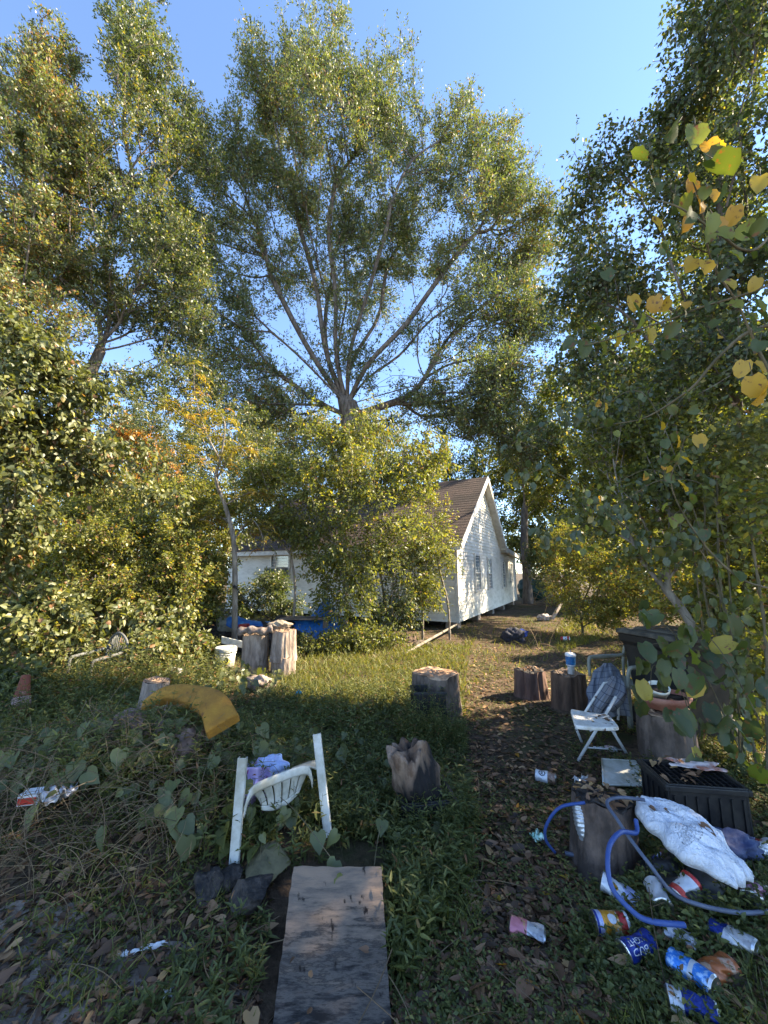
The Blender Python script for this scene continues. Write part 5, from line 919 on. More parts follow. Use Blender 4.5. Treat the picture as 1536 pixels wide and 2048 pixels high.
# plaid cloth draped over armchair and folding chair
def plaid():
    m, N, L = nodes_of('grey plaid cloth'); b = N['Principled BSDF']; b.inputs['Roughness'].default_value = .95; u = N.new('ShaderNodeUVMap'); s = N.new('ShaderNodeSeparateXYZ'); L.new(u.outputs[0], s.inputs[0]); outs = []
    for i, sc in ((0, 7.), (1, 9.)):
        a = N.new('ShaderNodeMath'); a.operation = 'MULTIPLY'; a.inputs[1].default_value = sc; L.new(s.outputs[i], a.inputs[0]); f = N.new('ShaderNodeMath'); f.operation = 'FRACT'; L.new(a.outputs[0], f.inputs[0]); t = N.new('ShaderNodeMath'); t.operation = 'LESS_THAN'; t.inputs[1].default_value = .10; L.new(f.outputs[0], t.inputs[0]); outs.append(t.outputs[0])
    mx = N.new('ShaderNodeMath'); mx.operation = 'MAXIMUM'; L.new(outs[0], mx.inputs[0]); L.new(outs[1], mx.inputs[1]); c = N.new('ShaderNodeMixRGB'); c.inputs[1].default_value = rgb((.17, .18, .205)); c.inputs[2].default_value = rgb((.055, .06, .085)); L.new(mx.outputs[0], c.inputs[0]); L.new(c.outputs[0], b.inputs['Base Color'])
    n = N.new('ShaderNodeTexNoise'); n.inputs['Scale'].default_value = 60; L.new(u.outputs[0], n.inputs['Vector']); bp = N.new('ShaderNodeBump'); bp.inputs['Strength'].default_value = .4; bp.inputs['Distance'].default_value = .01; L.new(n.outputs[0], bp.inputs['Height']); L.new(bp.outputs[0], b.inputs['Normal'])
    # outline rows: left x, right x, y, depth of both (draped sheet with folds)
    rows = [(1203, 1222, 1328, 4.55, 4.6), (1188, 1238, 1345, 4.40, 4.5), (1176, 1246, 1368, 4.25, 4.35), (1172, 1250, 1395, 4.15, 4.2), (1176, 1256, 1420, 4.1, 4.1), (1186, 1262, 1428, 4.0, 4.05), (1184, 1264, 1428, 3.98, 3.95), (1188, 1262, 1436, 3.95, 3.95)]
    rows = [(1206, 1222, 1326, 4.55, 4.6), (1190, 1238, 1340, 4.42, 4.5), (1178, 1247, 1362, 4.25, 4.35), (1173, 1253, 1388, 4.12, 4.15), (1176, 1258, 1412, 4.02, 4.02), (1190, 1262, 1436, 3.95, 3.95)]
    mb = MB()
    def fn(u, v):
        q = v * (len(rows) - 1); i = min(int(q), len(rows) - 2); t = q - i; a = [rows[i][k] * (1 - t) + rows[i + 1][k] * t for k in range(5)]
        px = a[0] + (a[1] - a[0]) * u; Y = a[3] + (a[4] - a[3]) * u - .10 * math.sin(math.pi * u); f = .022 * math.sin(u * 13 + v * 5 + 2 * math.sin(v * 4)) + .012 * math.sin(u * 29 - v * 11)
        return at(px + 2.5 * math.sin(v * 21) * (u < .1), a[2] + 5 * math.sin(u * 5 + 1) * v, Y + f)
    mb.grid(fn, 46, 46); mb.build
    o = mb.build('plaid_cloth', m, None, True, mods=[SOL(.006)], uv=mb.uv); tag(o, 'grey plaid cloth draped over the olive armchair', 'cloth')
    rows2 = [(1206, 1244, 1356, 4.0, 3.96), (1196, 1252, 1372, 3.9, 3.85), (1190, 1256, 1392, 3.82, 3.8), (1186, 1258, 1408, 3.78, 3.78), (1188, 1250, 1424, 3.78, 3.82)]
    rows2 = [(1222, 1236, 1352, 3.98, 3.98), (1206, 1248, 1366, 3.88, 3.85), (1192, 1254, 1388, 3.8, 3.78), (1184, 1246, 1408, 3.78, 3.75), (1186, 1226, 1426, 3.78, 3.78)]
    rows = rows2; mb2 = MB()
    def fn2(u, v):
        q = v * (len(rows) - 1); i = min(int(q), len(rows) - 2); t = q - i; a = [rows[i][k] * (1 - t) + rows[i + 1][k] * t for k in range(5)]
        return at(a[0] + (a[1] - a[0]) * u, a[2] + 4 * math.sin(u * 6) * v, a[3] + (a[4] - a[3]) * u - .07 * math.sin(math.pi * u) + .03 * math.sin(u * 11 + v * 3) + .01 * math.sin(u * 27 + 9 * v))
    mb2.grid(fn2, 36, 30); o = mb2.build('plaid_cloth', m, None, True, mods=[SOL(.006)], uv=[(a * .6 + .3 * b_, b_ * .6 - .2 * a) for a, b_ in mb2.uv]); tag(o, 'grey plaid cloth folded over the top of the white folding chair', 'cloth')
plaid()
# white folding chair
def folding():
    pos = G(1190, 1520); root = thing('folding_chair', pos, 'white folding chair with dead leaves on its seat, beside the terracotta pot', 'chair'); WM = mat('chipped white metal', (.68, .67, .64), .5, (.5, .48, .43), 14, c3=(.12, .06, .04), s3=22, lo3=.64, hi3=.7)
    z = .44; c = [onz(1140, 1420, z), onz(1218, 1432, z), onz(1240, 1458, z), onz(1150, 1455, z)]; m = MB()
    def fn(u, v):
        p = (c[0] * (1 - u) + c[1] * u) * (1 - v) + (c[3] * (1 - u) + c[2] * u) * v; mid = sum(c) / 4; k = 1 - .05 * (abs(2 * u - 1) ** 6) * (abs(2 * v - 1) ** 6); return mid + (p - mid) * k + np.array([0, 0, -.006 * (1 - (2 * u - 1) ** 2)])
    m.grid(fn, 14, 14); m.build('seat', WM, root, True, mods=[SOL(.028), BEV(.008, 3)])
    r = .0125; far = np.array([.02, .42, 0.]) 
    fr = [(at(1156, 1522, 3.60), at(1232, 1393, 3.64)), (at(1262, 1522, 3.64), at(1205, 1428, 3.68))]
    for k, (a, b) in enumerate(fr):
        m = MB(); m.tube([a, (a + b) / 2, b], r, 10); m.build('leg', WM, root, True)
    m = MB(); m.tube([at(1170, 1500, 4.0), at(1152, 1456, 3.9)], r * .9, 8); m.build('leg', WM, root, True); m = MB(); m.tube([at(1252, 1520, 4.0), at(1225, 1455, 3.92)], r * .9, 8); m.build('leg', WM, root, True)
    m = MB(); m.tube([at(1160, 1440, 3.72), at(1208, 1366, 3.86), at(1238, 1362, 3.90), at(1236, 1440, 3.86)], .011, 8); m.build('backrest', WM, root, True)
    m = MB(); m.tube([at(1180, 1462, 3.72), at(1222, 1440, 3.8)], .008, 6); m.tube([at(1172, 1495, 3.66), at(1250, 1500, 3.7)], .006, 6); m.build('stretcher', WM, root, True)
    g = np.random.default_rng(4); n = 9; P = np.array([(c[0] * (1 - a) + c[1] * a) * (1 - b) + (c[3] * (1 - a) + c[2] * a) * b + np.array([0, 0, .016]) for a, b in g.uniform(.1, .9, (n, 2))]); D = np.stack([g.normal(size=n), g.normal(size=n), g.normal(size=n) * .1], -1); L = g.uniform(.02, .045, n)
    o = leafobj('seat_leaves', P, D, np.tile([0, 0, 1.], (n, 1)), L, L * .6, T_HEA, LM['litter'], None, g.uniform(.2, .6, n)); tag(o, 'few brown leaves resting on the folding chair seat', 'fallen leaves', None, 'stuff')
folding()
# white panel, bottle, can, stumps on the right
pan = [at(1203, 1519, 3.42), at(1283, 1524, 3.42), at(1299, 1574, 3.12), at(1206, 1570, 3.12)]; m = MB(); m.grid(lambda u, v: (pan[0] * (1 - u) + pan[1] * u) * (1 - v) + (pan[3] * (1 - u) + pan[2] * u) * v, 2, 2); root = thing('plastic_panel_sheet', sum(pan) / 4, 'white plastic panel leaning under the folding chair', 'panel')
m.build('panel', WHITEP, root, mods=[SOL(.012), BEV(.003)]); m = MB()
for a, b in ((0, 1), (1, 2), (2, 3), (3, 0)): m.tube([pan[a] + np.array([0, -.008, .008]), pan[b] + np.array([0, -.008, .008])], .007, 6)
m.build('rim', WHITEP, root, True)
bt = thing('plastic_bottle', at(1215, 1498, 3.75), 'clear plastic bottle with a pink label lying beneath the folding chair', 'bottle'); a, b = at(1190, 1496, 3.8), at(1236, 1502, 3.7); m = MB(); Lb = np.linalg.norm(b - a)
m.lathe([(.011, 0), (.012, .02), (.03, .07), (.033, .09), (.031, Lb * .6), (.033, Lb - .01), (.02, Lb)], a, b - a, 24); m.build('bottle', mat('clear plastic', (.75, .8, .8), .12, trans=.75), bt, True); m = MB(); m.lathe([(.0335, Lb * .45), (.0345, Lb * .48), (.0345, Lb * .8), (.0335, Lb * .82)], a, b - a, 24, None, False); m.build('label_print', mat('pink label', (.5, .33, .33), .5, (.6, .5, .48), 20), bt, True); m = MB(); m.lathe([(.013, -.012), (.013, .008)], a, b - a, 14); m.build('cap', WS, bt, True)
s1, _ = trunklog('tree_stump', 'ivy edged stump standing in the sunny grass in the middle of the yard', 'stump', np.array([.60, 4.72, float(gh(.6, 4.7))]), .27, .48, m=LOGB, seed=1, cutm=mat('orange weathered cut', (.24, .13, .07), .85, (.48, .31, .19), 9, bump=.5, c3=(.09, .05, .03), s3=5), taper=.98)
trunklog('tree_stump', 'small bark covered stump at the right edge of the path', 'stump', np.array([1.98, 5.45, 0.]), .20, .33, m=mat('reddish bark', (.07, .04, .03), .9, (.17, .10, .075), 9, bump=.9, bscale=24, stretch=(1, 1, .2)), seed=2, cutm=CHAR)
trunklog('tree_stump', 'stump carrying the blue drink cup', 'stump', np.array([2.27, 5.0, 0.]), .20, .40, m=mat('brown bark', (.06, .035, .022), .9, (.16, .095, .06), 9, bump=.9, bscale=24, stretch=(1, 1, .2)), seed=3)
trunklog('tree_stump', 'large grey stump under the terracotta pot', 'stump', np.array([2.42, 3.55, -.05]), .215, .5, m=mat('grey brown bark', (.075, .055, .043), .9, (.19, .14, .11), 6, bump=.9, bscale=20, stretch=(1, 1, .55), c3=(.04, .03, .022), s3=4), seed=4)
trunklog('tree_stump', 'dark hollow stump at the front with the blue hose looped over it', 'stump', np.array([1.24, 2.45, -.02]), .165, .35, m=mat('dark wet bark', (.045, .033, .028), .8, (.15, .105, .082), 8, bump=1., bscale=28, stretch=(1, 1, .55), c3=(.03, .022, .018), s3=4), seed=5, lean=(.08, .05), cutm=CHAR)
# drink cup
def cup():
    p = at(1144, 1371, 4.9); p[2] = .412; root = thing('drink_cup', p, 'white fast food cup with a blue wrap, lid and straw on a stump', 'cup'); m = MB(); m.lathe([(.036, 0), (.040, .09), (.052, .1), (.056, .21)], p, (.03, 0, 1), 32); m.build('cup', WS, root, True)
    bl = mat('blue print', (.01, .085, .24), .45, (.02, .16, .36), 26, lo=.5, hi=.6); m = MB(); m.lathe([(.0545, .11), (.0575, .205)], p, (.03, 0, 1), 32, None, False); m.build('wrap', bl, root, True); m = MB(); m.lathe([(.041, .085), (.049, .092)], p, (.03, 0, 1), 32, None, False); m.build('stripe', bl, root, True)
    m = MB(); m.lathe([(.060, .205), (.062, .215), (.060, .235), (.05, .242), (.02, .244)], p, (.03, 0, 1), 32); m.build('lid', WS, root, True); m = MB(); m.tube([p + np.array([.01, 0, .24]), p + np.array([.012, 0, .275])], .004, 8); m.build('straw', bl, root, True)
cup()
# trash bin
def bin_():
    p = np.array([3.02, 4.15, 0.]); rz = R(14); X = np.array([math.cos(rz), math.sin(rz), 0]); Y = np.array([-math.sin(rz), math.cos(rz), 0]); Z = np.array([0, 0, 1.]); root = thing('trash_bin', p, 'big black wheeled trash bin with a dirty lid behind the terracotta pot', 'trash bin')
    m = MB(); V = []
    hs = [(0, .24, .26), (.5, .28, .31), (.86, .31, .35), (.88, .335, .375), (.96, .34, .38)]
    for z, a, b in hs:
        for i, j in ((-1, -1), (1, -1), (1, 1), (-1, 1)): V.append(p + X * a * i + Y * b * j + Z * z)
    F = [[k * 4 + i, k * 4 + (i + 1) % 4, k * 4 + 4 + (i + 1) % 4, k * 4 + 4 + i] for k in range(4) for i in range(4)] + [[3, 2, 1, 0]]; m.add(V, F); BM = mat('dusty black bin plastic', (.006, .006, .006), .6, (.016, .015, .013), 7, bump=.08)
    m.build('body', BM, root, mods=[BEV(.02, 3)]); m = MB(); m.box(p + Z * .99, (.72, .80, .05), X, Y, Z, .96); m.box(p + Z * 1.03, (.5, .56, .03), X, Y, Z, .9); m.build('lid', mat('dirty bin lid', (.03, .027, .022), .7, (.09, .08, .062), 6, bump=.2), root, mods=[BEV(.018, 3)])
    m = MB(); m.tube([p - X * .25 + Y * .42 + Z * .98, p - X * .25 + Y * .47 + Z * .98, p + X * .25 + Y * .47 + Z * .98, p + X * .25 + Y * .42 + Z * .98], .014, 8); m.build('handle', BM, root, True)
    m = MB(); m.box(p - X * .315 + Z * .62, (.03, .2, .34), X, Y, Z, .7); m.build('side_grip', BM, root, mods=[BEV(.01)])
    for s in (-1, 1): m = MB(); m.lathe([(.03, -.03), (.11, -.03), (.12, 0), (.11, .03), (.03, .03)], p + X * s * .27 + Y * .26 + Z * .11, X, 28); m.build('wheel', BM, root, True)
bin_()
# terracotta pot and small white pot
def pots():
    p = np.array([2.42, 3.55, .462]); root = thing('terracotta_pot', p, 'wide shallow terracotta bowl pot of soil on the large grey stump', 'pot'); TC = mat('terracotta', (.27, .10, .065), .75, (.36, .17, .12), 9, bump=.15); SO = mat('dark soil', (.02, .014, .01), .95, (.06, .04, .03), 30, bump=.8)
    m = MB(); m.lathe([(.10, 0), (.13, .01), (.185, .07), (.205, .085), (.212, .12), (.2, .125), (.188, .10), (.17, .08)], p, (0, 0, 1), 48); m.build('bowl', TC, root, True); m = MB(); m.lathe([(.185, .092), (.1, .098), (.01, .1)], p, (0, 0, 1), 32, lambda r, z, t: (r, z + .008 * math.sin(t * 5 + r * 60))); m.build('soil', SO, root, True)
    q = p + np.array([-.06, -.03, .09]); ax = (-.12, -.42, 1); root = thing('white_pot', q, 'small white plastic pot of soil tilted in the terracotta bowl', 'pot'); m = MB(); m.lathe([(.055, 0), (.075, .09), (.082, .09), (.084, .115), (.078, .116), (.07, .06)], q, ax, 36); m.build('pot', mat('off white pot', (.62, .64, .58), .5, (.5, .5, .44), 9), root, True); m = MB(); m.lathe([(.073, .08), (.03, .083), (.01, .083)], q, ax, 24); m.build('soil', SO, root, True)
pots()
# black crate with grating, paper on top
def crate(name, label, c, d, rz, grate=True, ribs=True):
    X = np.array([math.cos(rz), math.sin(rz), 0]); Y = np.array([-math.sin(rz), math.cos(rz), 0]); Z = np.array([0, 0, 1.]); c = np.asarray(c, float); root = thing(name, c, label, 'crate'); w, dp, h = d; m = MB(); t = .012
    for s in (-1, 1): m.box(c + X * s * (w - t) / 2 + Z * h / 2, (t, dp, h), X, Y, Z); m.box(c + Y * s * (dp - t) / 2 + Z * h / 2, (w - 2 * t, t, h), X, Y, Z)
    m.box(c + Z * .008, (w - 2 * t, dp - 2 * t, .01), X, Y, Z); m.build('shell', BLACKP, root, mods=[BEV(.003)]); m = MB()
    for s in (-1, 1): m.box(c + X * s * (w / 2 + .004) + Z * (h - .02), (.024, dp + .03, .03), X, Y, Z); m.box(c + Y * s * (dp / 2 + .004) + Z * (h - .02), (w - .014, .024, .03), X, Y, Z)
    m.build('rim', BLACKP, root, mods=[BEV(.004)]); m = MB()
    if ribs:
        for k in range(7): u = -.42 + k * .14; m.box(c + X * u * w - Y * (dp / 2 + .004) + Z * (h * .45), (.01, .014, h * .75), X, Y, Z)
        for k in range(5): u = -.4 + k * .2; m.box(c - X * (w / 2 + .004) + Y * u * dp + Z * (h * .45), (.014, .01, h * .75), X, Y, Z); m.box(c + X * (w / 2 + .004) + Y * u * dp + Z * (h * .45), (.014, .01, h * .75), X, Y, Z)
        m.build('ribs', BLACKP, root)
    if grate:
        m = MB(); k0 = 12
        for k in range(k0): u = -.46 + .92 * k / (k0 - 1); m.box(c + X * u * w + Z * (h - .018), (.006, dp - .03, .008), X, Y, Z)
        for k in range(9): u = -.45 + .9 * k / 8; m.box(c + Y * u * dp + Z * (h - .027), (w - .03, .006, .008), X, Y, Z)
        m.build('grating', BLACKP, root)
crate('plastic_crate', 'black plastic crate with a grated top behind the white bag', (1.95, 2.68, .02), (.44, .32, .34), R(-8))
crate('plastic_crate', 'open black crate in the weeds holding the charred log end', (.27, 2.86, -.02), (.34, .32, .20), R(8), False)
crate('plastic_crate', 'black crate overgrown by weeds in front of the sunny stump', (.47, 4.36, -.02), (.32, .28, .42), R(4), False)
pp = mat('stained paper', (.62, .52, .50), .7, (.36, .14, .09), 7, lo=.5, hi=.62); scrap('paper_plate', 'stained crumpled paper lying on the grated black crate', (2.04, 2.76, .365), .26, .13, pp, 11, -.25, .12, 'paper')
bb = np.array([.27, 2.86, .06]); bx = unit(np.array([-.30, -.12, 1.])); mb = MB()
def _bl(r, z, t):
    q = (math.cos(t) * 2.2, math.sin(t) * 2.2, z * 7); k = 1 + .28 * float(ns(*q, 1.1, 3)) + .12 * float(ns(q[0] * 2, q[1] * 2, q[2] * 2, 1.4, 5)) + .05 * float(ns(q[0] * 5, q[1] * 5, q[2] * 3, 2, 6)) + .22 * max(0, math.cos(2 * t + 1))
    return r * k, z + (.06 * float(ns(math.cos(t) * 2.5, math.sin(t) * 2.5, 0, 1.3, 8)) + .03 * float(ns(math.cos(t) * 9, math.sin(t) * 9, 0, 1.3, 2))) * max(0, (z - .2) / .2)
mb.lathe([(.10, 0), (.125, .06)] + [(.135 - .02 * abs(z - .22) / .2, z) for z in np.linspace(.1, .40, 18)] + [(.09, .40), (.05, .37), (.01, .36)], bb, bx, 72, _bl); V, F = np.vstack(mb.V), mb.F
BN = mat('burnt log', (.13, .08, .052), .9, (.36, .26, .19), 8, bump=1., bscale=22, stretch=(1, 1, .4), c3=(.012, .010, .010), s3=4, lo3=.46, hi3=.52); tag(mk('burnt_log', V, F, BN, None, True), 'jagged half burnt log end resting on the open black crate', 'log')
# weathered plank at the right edge
m = MB(); m.box(at(1518, 1830, 2.02), (.19, .62, .035), (1, .02, .04), (.05, 1, .03)); tag(m.build('wooden_plank', mat('grey brown plank', (.13, .095, .065), .85, (.26, .2, .145), 5, bump=.5, stretch=(8, .6, 2)), None, mods=[BEV(.004)]), 'weathered wooden plank cut by the right edge beside the cans', 'plank')
# blue hose
def hose():
    HB = mat('blue hose rubber', (.018, .055, .22), .5, (.05, .09, .26), 9, bump=.1); HG_ = mat('grey blue hose', (.10, .12, .17), .5, (.06, .07, .11), 9)
    root = thing('garden_hose', G(1240, 1750), 'blue ribbed hose looping over the front stump and down to the cans', 'hose')
    def ribbed(pts, r, nm, mt):
        P = smoothpath(pts, 26); k = len(P); rr = r * (1 + .05 * np.sin(np.arange(k) * 2.2)); m = MB(); m.tube(P, rr, 12); m.build(nm, mt, root, True)
    ribbed([at(1170, 1605, 2.35), at(1120, 1615, 2.4), at(1093, 1650, 2.45), at(1092, 1680, 2.5), onz(1110, 1705, .01)], 0.0082, 'hose_loop', HB)
    ribbed([at(1290, 1600, 2.3), at(1240, 1595, 2.35), at(1214, 1605, 2.3), at(1235, 1640, 2.2), at(1262, 1680, 2.1), at(1300, 1730, 2.0), at(1345, 1785, 1.95), at(1400, 1810, 1.92), at(1480, 1825, 1.92), at(1560, 1822, 1.95)], 0.0086, 'hose_loop', HG_)
    ribbed([at(1272, 1640, 2.2), at(1272, 1665, 2.15), at(1240, 1665, 2.05), at(1217, 1700, 1.98), at(1222, 1770, 1.9), at(1262, 1820, 1.85), at(1300, 1842, 1.83), at(1370, 1850, 1.82)], 0.0103, 'hose_loop', HB)
    ribbed([onz(1130, 1706, .02), onz(1168, 1714, .02)], .011, 'hose_loop', HG_)
hose()
# white plastic bag
def bag():
    m, N, L = nodes_of('white bag film'); b = N['Principled BSDF']; b.inputs['Roughness'].default_value = .35; b.inputs['Transmission Weight'].default_value = 0.0
    u = N.new('ShaderNodeUVMap'); vm = N.new('ShaderNodeVectorMath'); vm.operation = 'SUBTRACT'; vm.inputs[1].default_value = (.60, .74, 0); L.new(u.outputs[0], vm.inputs[0]); ms = N.new('ShaderNodeVectorMath'); ms.operation = 'MULTIPLY'; ms.inputs[1].default_value = (1., .62, 0); L.new(vm.outputs[0], ms.inputs[0]); ln = N.new('ShaderNodeVectorMath'); ln.operation = 'LENGTH'; L.new(ms.outputs[0], ln.inputs[0])
    r = N.new('ShaderNodeValToRGB'); r.color_ramp.interpolation = 'CONSTANT'; e = r.color_ramp.elements; e[0].position = 0; e[0].color = (.6,) * 3 + (1,); e[1].position = .098; e[1].color = (0, 0, 0, 1)
    for p, c in ((.045, .2), (.052, .55), (.078, .25), (.09, .9)): x = e.new(p); x.color = (c, c, c, 1)
    L.new(ln.outputs['Value'], r.inputs[0]); n = N.new('ShaderNodeTexNoise'); n.inputs['Scale'].default_value = 60; n.inputs['Detail'].default_value = 2; L.new(u.outputs[0], n.inputs['Vector']); rr = N.new('ShaderNodeValToRGB'); rr.color_ramp.elements[0].position = .45; rr.color_ramp.elements[1].position = .55; L.new(n.outputs[0], rr.inputs[0]); mu = N.new('ShaderNodeMath'); mu.operation = 'MULTIPLY'; L.new(r.outputs[0], mu.inputs[0]); L.new(rr.outputs[0], mu.inputs[1])
    mx = N.new('ShaderNodeMixRGB'); mx.inputs[1].default_value = rgb((.72, .74, .80)); mx.inputs[2].default_value = rgb((.10, .11, .13)); L.new(mu.outputs[0], mx.inputs[0]); L.new(mx.outputs[0], b.inputs['Base Color'])
    n2 = N.new('ShaderNodeTexNoise'); n2.inputs['Scale'].default_value = 14; n2.inputs['Detail'].default_value = 5; n2.inputs['Distortion'].default_value = 1.2; L.new(u.outputs[0], n2.inputs['Vector']); bp = N.new('ShaderNodeBump'); bp.inputs['Strength'].default_value = .8; bp.inputs['Distance'].default_value = .02; vo = N.new('ShaderNodeTexVoronoi'); vo.feature = 'DISTANCE_TO_EDGE'; vo.inputs['Scale'].default_value = 7; vx = N.new('ShaderNodeVectorMath'); vx.operation = 'MULTIPLY_ADD'; vx.inputs[1].default_value = (.25, .25, .25); L.new(n2.outputs['Color'], vx.inputs[0]); L.new(u.outputs[0], vx.inputs[2]); L.new(vx.outputs[0], vo.inputs['Vector']); L.new(vo.outputs[0], bp.inputs['Height']); L.new(bp.outputs[0], b.inputs['Normal'])
    # closed pillow: outline in metres along its long axis
    A, B = at(1285, 1612, 2.42), at(1490, 1765, 1.98); ax = unit(B - A); sd = unit(np.cross(ax, [0, 0, 1])); sd = sd if sd[1] < 0 else -sd; up = np.cross(ax, sd); up = up if up[2] > 0 else -up; Lg = np.linalg.norm(B - A); NU, NV = 70, 44; V = []; uv = []
    for s_ in (1, -1):
        for j in range(NV + 1):
            for i in range(NU + 1):
                u_, v_ = i / NU, j / NV * 2 - 1; wd = .155 * (math.sin(math.pi * (.09 + .80 * u_)) ** .6) * (1 + .1 * math.sin(u_ * 13) + .05 * math.sin(u_ * 31)); th = .10 * max(0, 1 - abs(v_) ** 2.2) ** .6 * (math.sin(math.pi * min(1, .04 + u_ * .95)) ** .5)
                wr = .026 * ns(u_ * 5, v_ * 2.2, s_, 1.4, 4) + .016 * ns(u_ * 9 + v_ * 3, v_ * 5, 0, 2.2, 9) + .012 * abs(math.sin((u_ * 9 + v_ * 4 + math.sin(v_ * 5)) * 2))
                edge = max(0, 1 - abs(v_) ** 6); V.append(A + ax * Lg * (u_ + .02 * math.sin(v_ * 9)) + sd * v_ * wd + up * (s_ * th * (1 if s_ > 0 else .5) + wr * edge * (1 if s_ > 0 else .3)) ); uv.append((u_, j / NV))
    k = (NU + 1) * (NV + 1); F = []
    for j in range(NV):
        for i in range(NU): q = j * (NU + 1) + i; F.append([q, q + 1, q + NU + 2, q + NU + 1]); F.append([q + k, q + NU + 1 + k, q + NU + 2 + k, q + 1 + k])
    for i in range(NU): F.append([i, i + k, i + 1 + k, i + 1]); q = NV * (NU + 1) + i; F.append([q, q + 1, q + 1 + k, q + k])
    for j in range(NV): q = j * (NU + 1); F.append([q, q + NU + 1, q + NU + 1 + k, q + k]); q += NU; F.append([q, q + k, q + NU + 1 + k, q + NU + 1])
    o = mk('plastic_bag', V, F, m, None, True, uv); tag(o, 'white plastic bag with a round printed emblem slumped over the junk at the lower right', 'bag')
    V = np.array(V)[:k]
    def top(u_, v_): return V[int(v_ * NV) * (NU + 1) + int(u_ * NU)] + up * .006
    for (u_, v_, s, lab) in ((.62, .50, .05, 'large brown leaf lying on the white bag'), (.28, .62, .02, 'small brown leaf bit on the white bag left of the large one'), (.22, .80, .03, 'thin dark leaf on the upper end of the white bag')):
        P = top(u_, v_)[None]; o = leafobj('fallen_leaf', P, np.array([[.5, -1, -.3]]), up[None], np.array([s * 1.3]), np.array([s]), T_HEA, LM['litter'], None, np.array([.45])); tag(o, lab, 'leaf')
    # junk the bag rests on
    for nm, lab, c, r_, mt, sd_ in (('black_sack', 'black sack of rubbish under the white bag', at(1400, 1735, 2.15) - np.array([0, 0, .10]), (.26, .17, .13), BLACKP, 21), ('dark_rag', 'dark blue rag bundled right of the white bag', at(1450, 1675, 2.35) - np.array([0, 0, .03]), (.16, .09, .06), mat('navy rag', (.02, .03, .09), .8, (.06, .08, .16), 14, bump=.4), 22)):
        V2, F2 = lump(c, r_, sd_, 1.6, .3); tag(mk(nm, V2, F2, mt, None, True), lab, 'sack' if nm == 'black_sack' else 'rag')
bag()
# drink cans
def text_on(word, size, m, parent, place, nm='lettering'):
    cu = bpy.data.curves.new('t', 'FONT'); cu.body = word; cu.size = size; cu.align_x = 'CENTER'; cu.align_y = 'CENTER'; cu.resolution_u = 2; to = bpy.data.objects.new('t', cu); COL.objects.link(to); dg = bpy.context.evaluated_depsgraph_get(); me = bpy.data.meshes.new_from_object(to.evaluated_get(dg)); V = np.array([v.co[:] for v in me.vertices]); F = [list(p.vertices) for p in me.polygons]
    bpy.data.objects.remove(to); bpy.data.curves.remove(cu); bpy.data.meshes.remove(me)
    if len(V) == 0: return
    mk(nm, np.array([place(v[0], v[1]) for v in V]), F, m, parent)
def can(label, P, ax, bands, crush=0., seed=0, cl=1., txt=None, r=.033, h=.122, name='drink_can', flat=0., emblem=None):
    K = 1.3; r *= K; h *= K
    if emblem: emblem = (emblem[0], emblem[1], emblem[2] * K, emblem[3] * K)
    if txt: txt = [(a, b_ * K, c * K, d, e, f) for a, b_, c, d, e, f in txt]
    g = np.random.default_rng(seed); ax = unit(np.array(ax, float)); root = thing(name, P, label, 'can'); P = np.asarray(P, float) + np.array([0, 0, r * (1 - flat * .6)]); ph = g.random(5) * 6
    ref = np.array([0, 0, 1.]); A = unit(np.cross(ax, ref)) if abs(ax[2]) < .95 else np.array([1., 0, 0]); Bq = np.cross(ax, A)
    if Bq[2] < 0: Bq = -Bq
    def pt(t, z, rr):
        d = 1 - crush * (.5 + .5 * math.sin(2 * t + ph[0] + z * 45)) * math.sin(math.pi * min(1, max(0, z / h))) - crush * .35 * math.sin(5 * t + z * 90 + ph[1]) * math.sin(math.pi * min(1, max(0, z / h)))
        bend = crush * .5 * r * math.sin(z / h * 3 + ph[2])
        return P + ax * (z - h / 2) + A * (math.cos(t) * rr * d + bend) + Bq * math.sin(t) * rr * d * (1 - flat)
    n = 36; edges = [b[0] for b in bands] + [1.0]
    for i, (f0, mt) in enumerate(bands):
        z0, z1 = .008 + (h - .016) * edges[i], .008 + (h - .016) * edges[i + 1]; zs = np.linspace(z0, z1, max(3, int((z1 - z0) / .005))); V = [pt(2 * math.pi * k / n, z, r) for z in zs for k in range(n)]; F = [[a * n + k, a * n + (k + 1) % n, (a + 1) * n + (k + 1) % n, (a + 1) * n + k] for a in range(len(zs) - 1) for k in range(n)]
        mk('body' if len(bands) == 1 else 'band', V, F, mt, root, True)
    for nm, zz in (('bottom', [(.008, r), (.001, r * .8), (.004, r * .72), (.009, r * .3), (.01, .001)]), ('lid', [(h - .008, r), (h - .001, r * .82), (h, r * .80), (h - .004, r * .74), (h - .004, .001)])):
        V = [pt(2 * math.pi * k / n, z, rr) for z, rr in zz for k in range(n)]; F = [[a * n + k, a * n + (k + 1) % n, (a + 1) * n + (k + 1) % n, (a + 1) * n + k] for a in range(4) for k in range(n)]; mk(nm, V, F, ALU, root, True)
    if txt:
        for (wd, sz, off, mt, rot, a0) in txt:
            cr, sr = math.cos(rot), math.sin(rot)
            def place(x, y): x2, y2 = x * cr - y * sr, x * sr + y * cr; return pt(a0 + y2 / r, h / 2 + off + x2, r + .0008 + .0006 / max(.2, 1 - crush))
            text_on(wd, sz, mt, root, place)
    if emblem:
        mt, a0, sz, z0 = emblem; V = [pt(a0, z0, r + .001)]; F = []
        for q, s_ in enumerate((.5, 1.)):
            for k in range(20): a = k / 20 * 2 * math.pi; V.append(pt(a0 + math.cos(a) * sz * s_ / r, z0 + math.sin(a) * sz * s_, r + .001))
        F = [[0, 1 + k, 1 + (k + 1) % 20] for k in range(20)] + [[1 + k, 21 + k, 21 + (k + 1) % 20, 1 + (k + 1) % 20] for k in range(20)]; mk('emblem', V, F, mt, root, True)
    return root
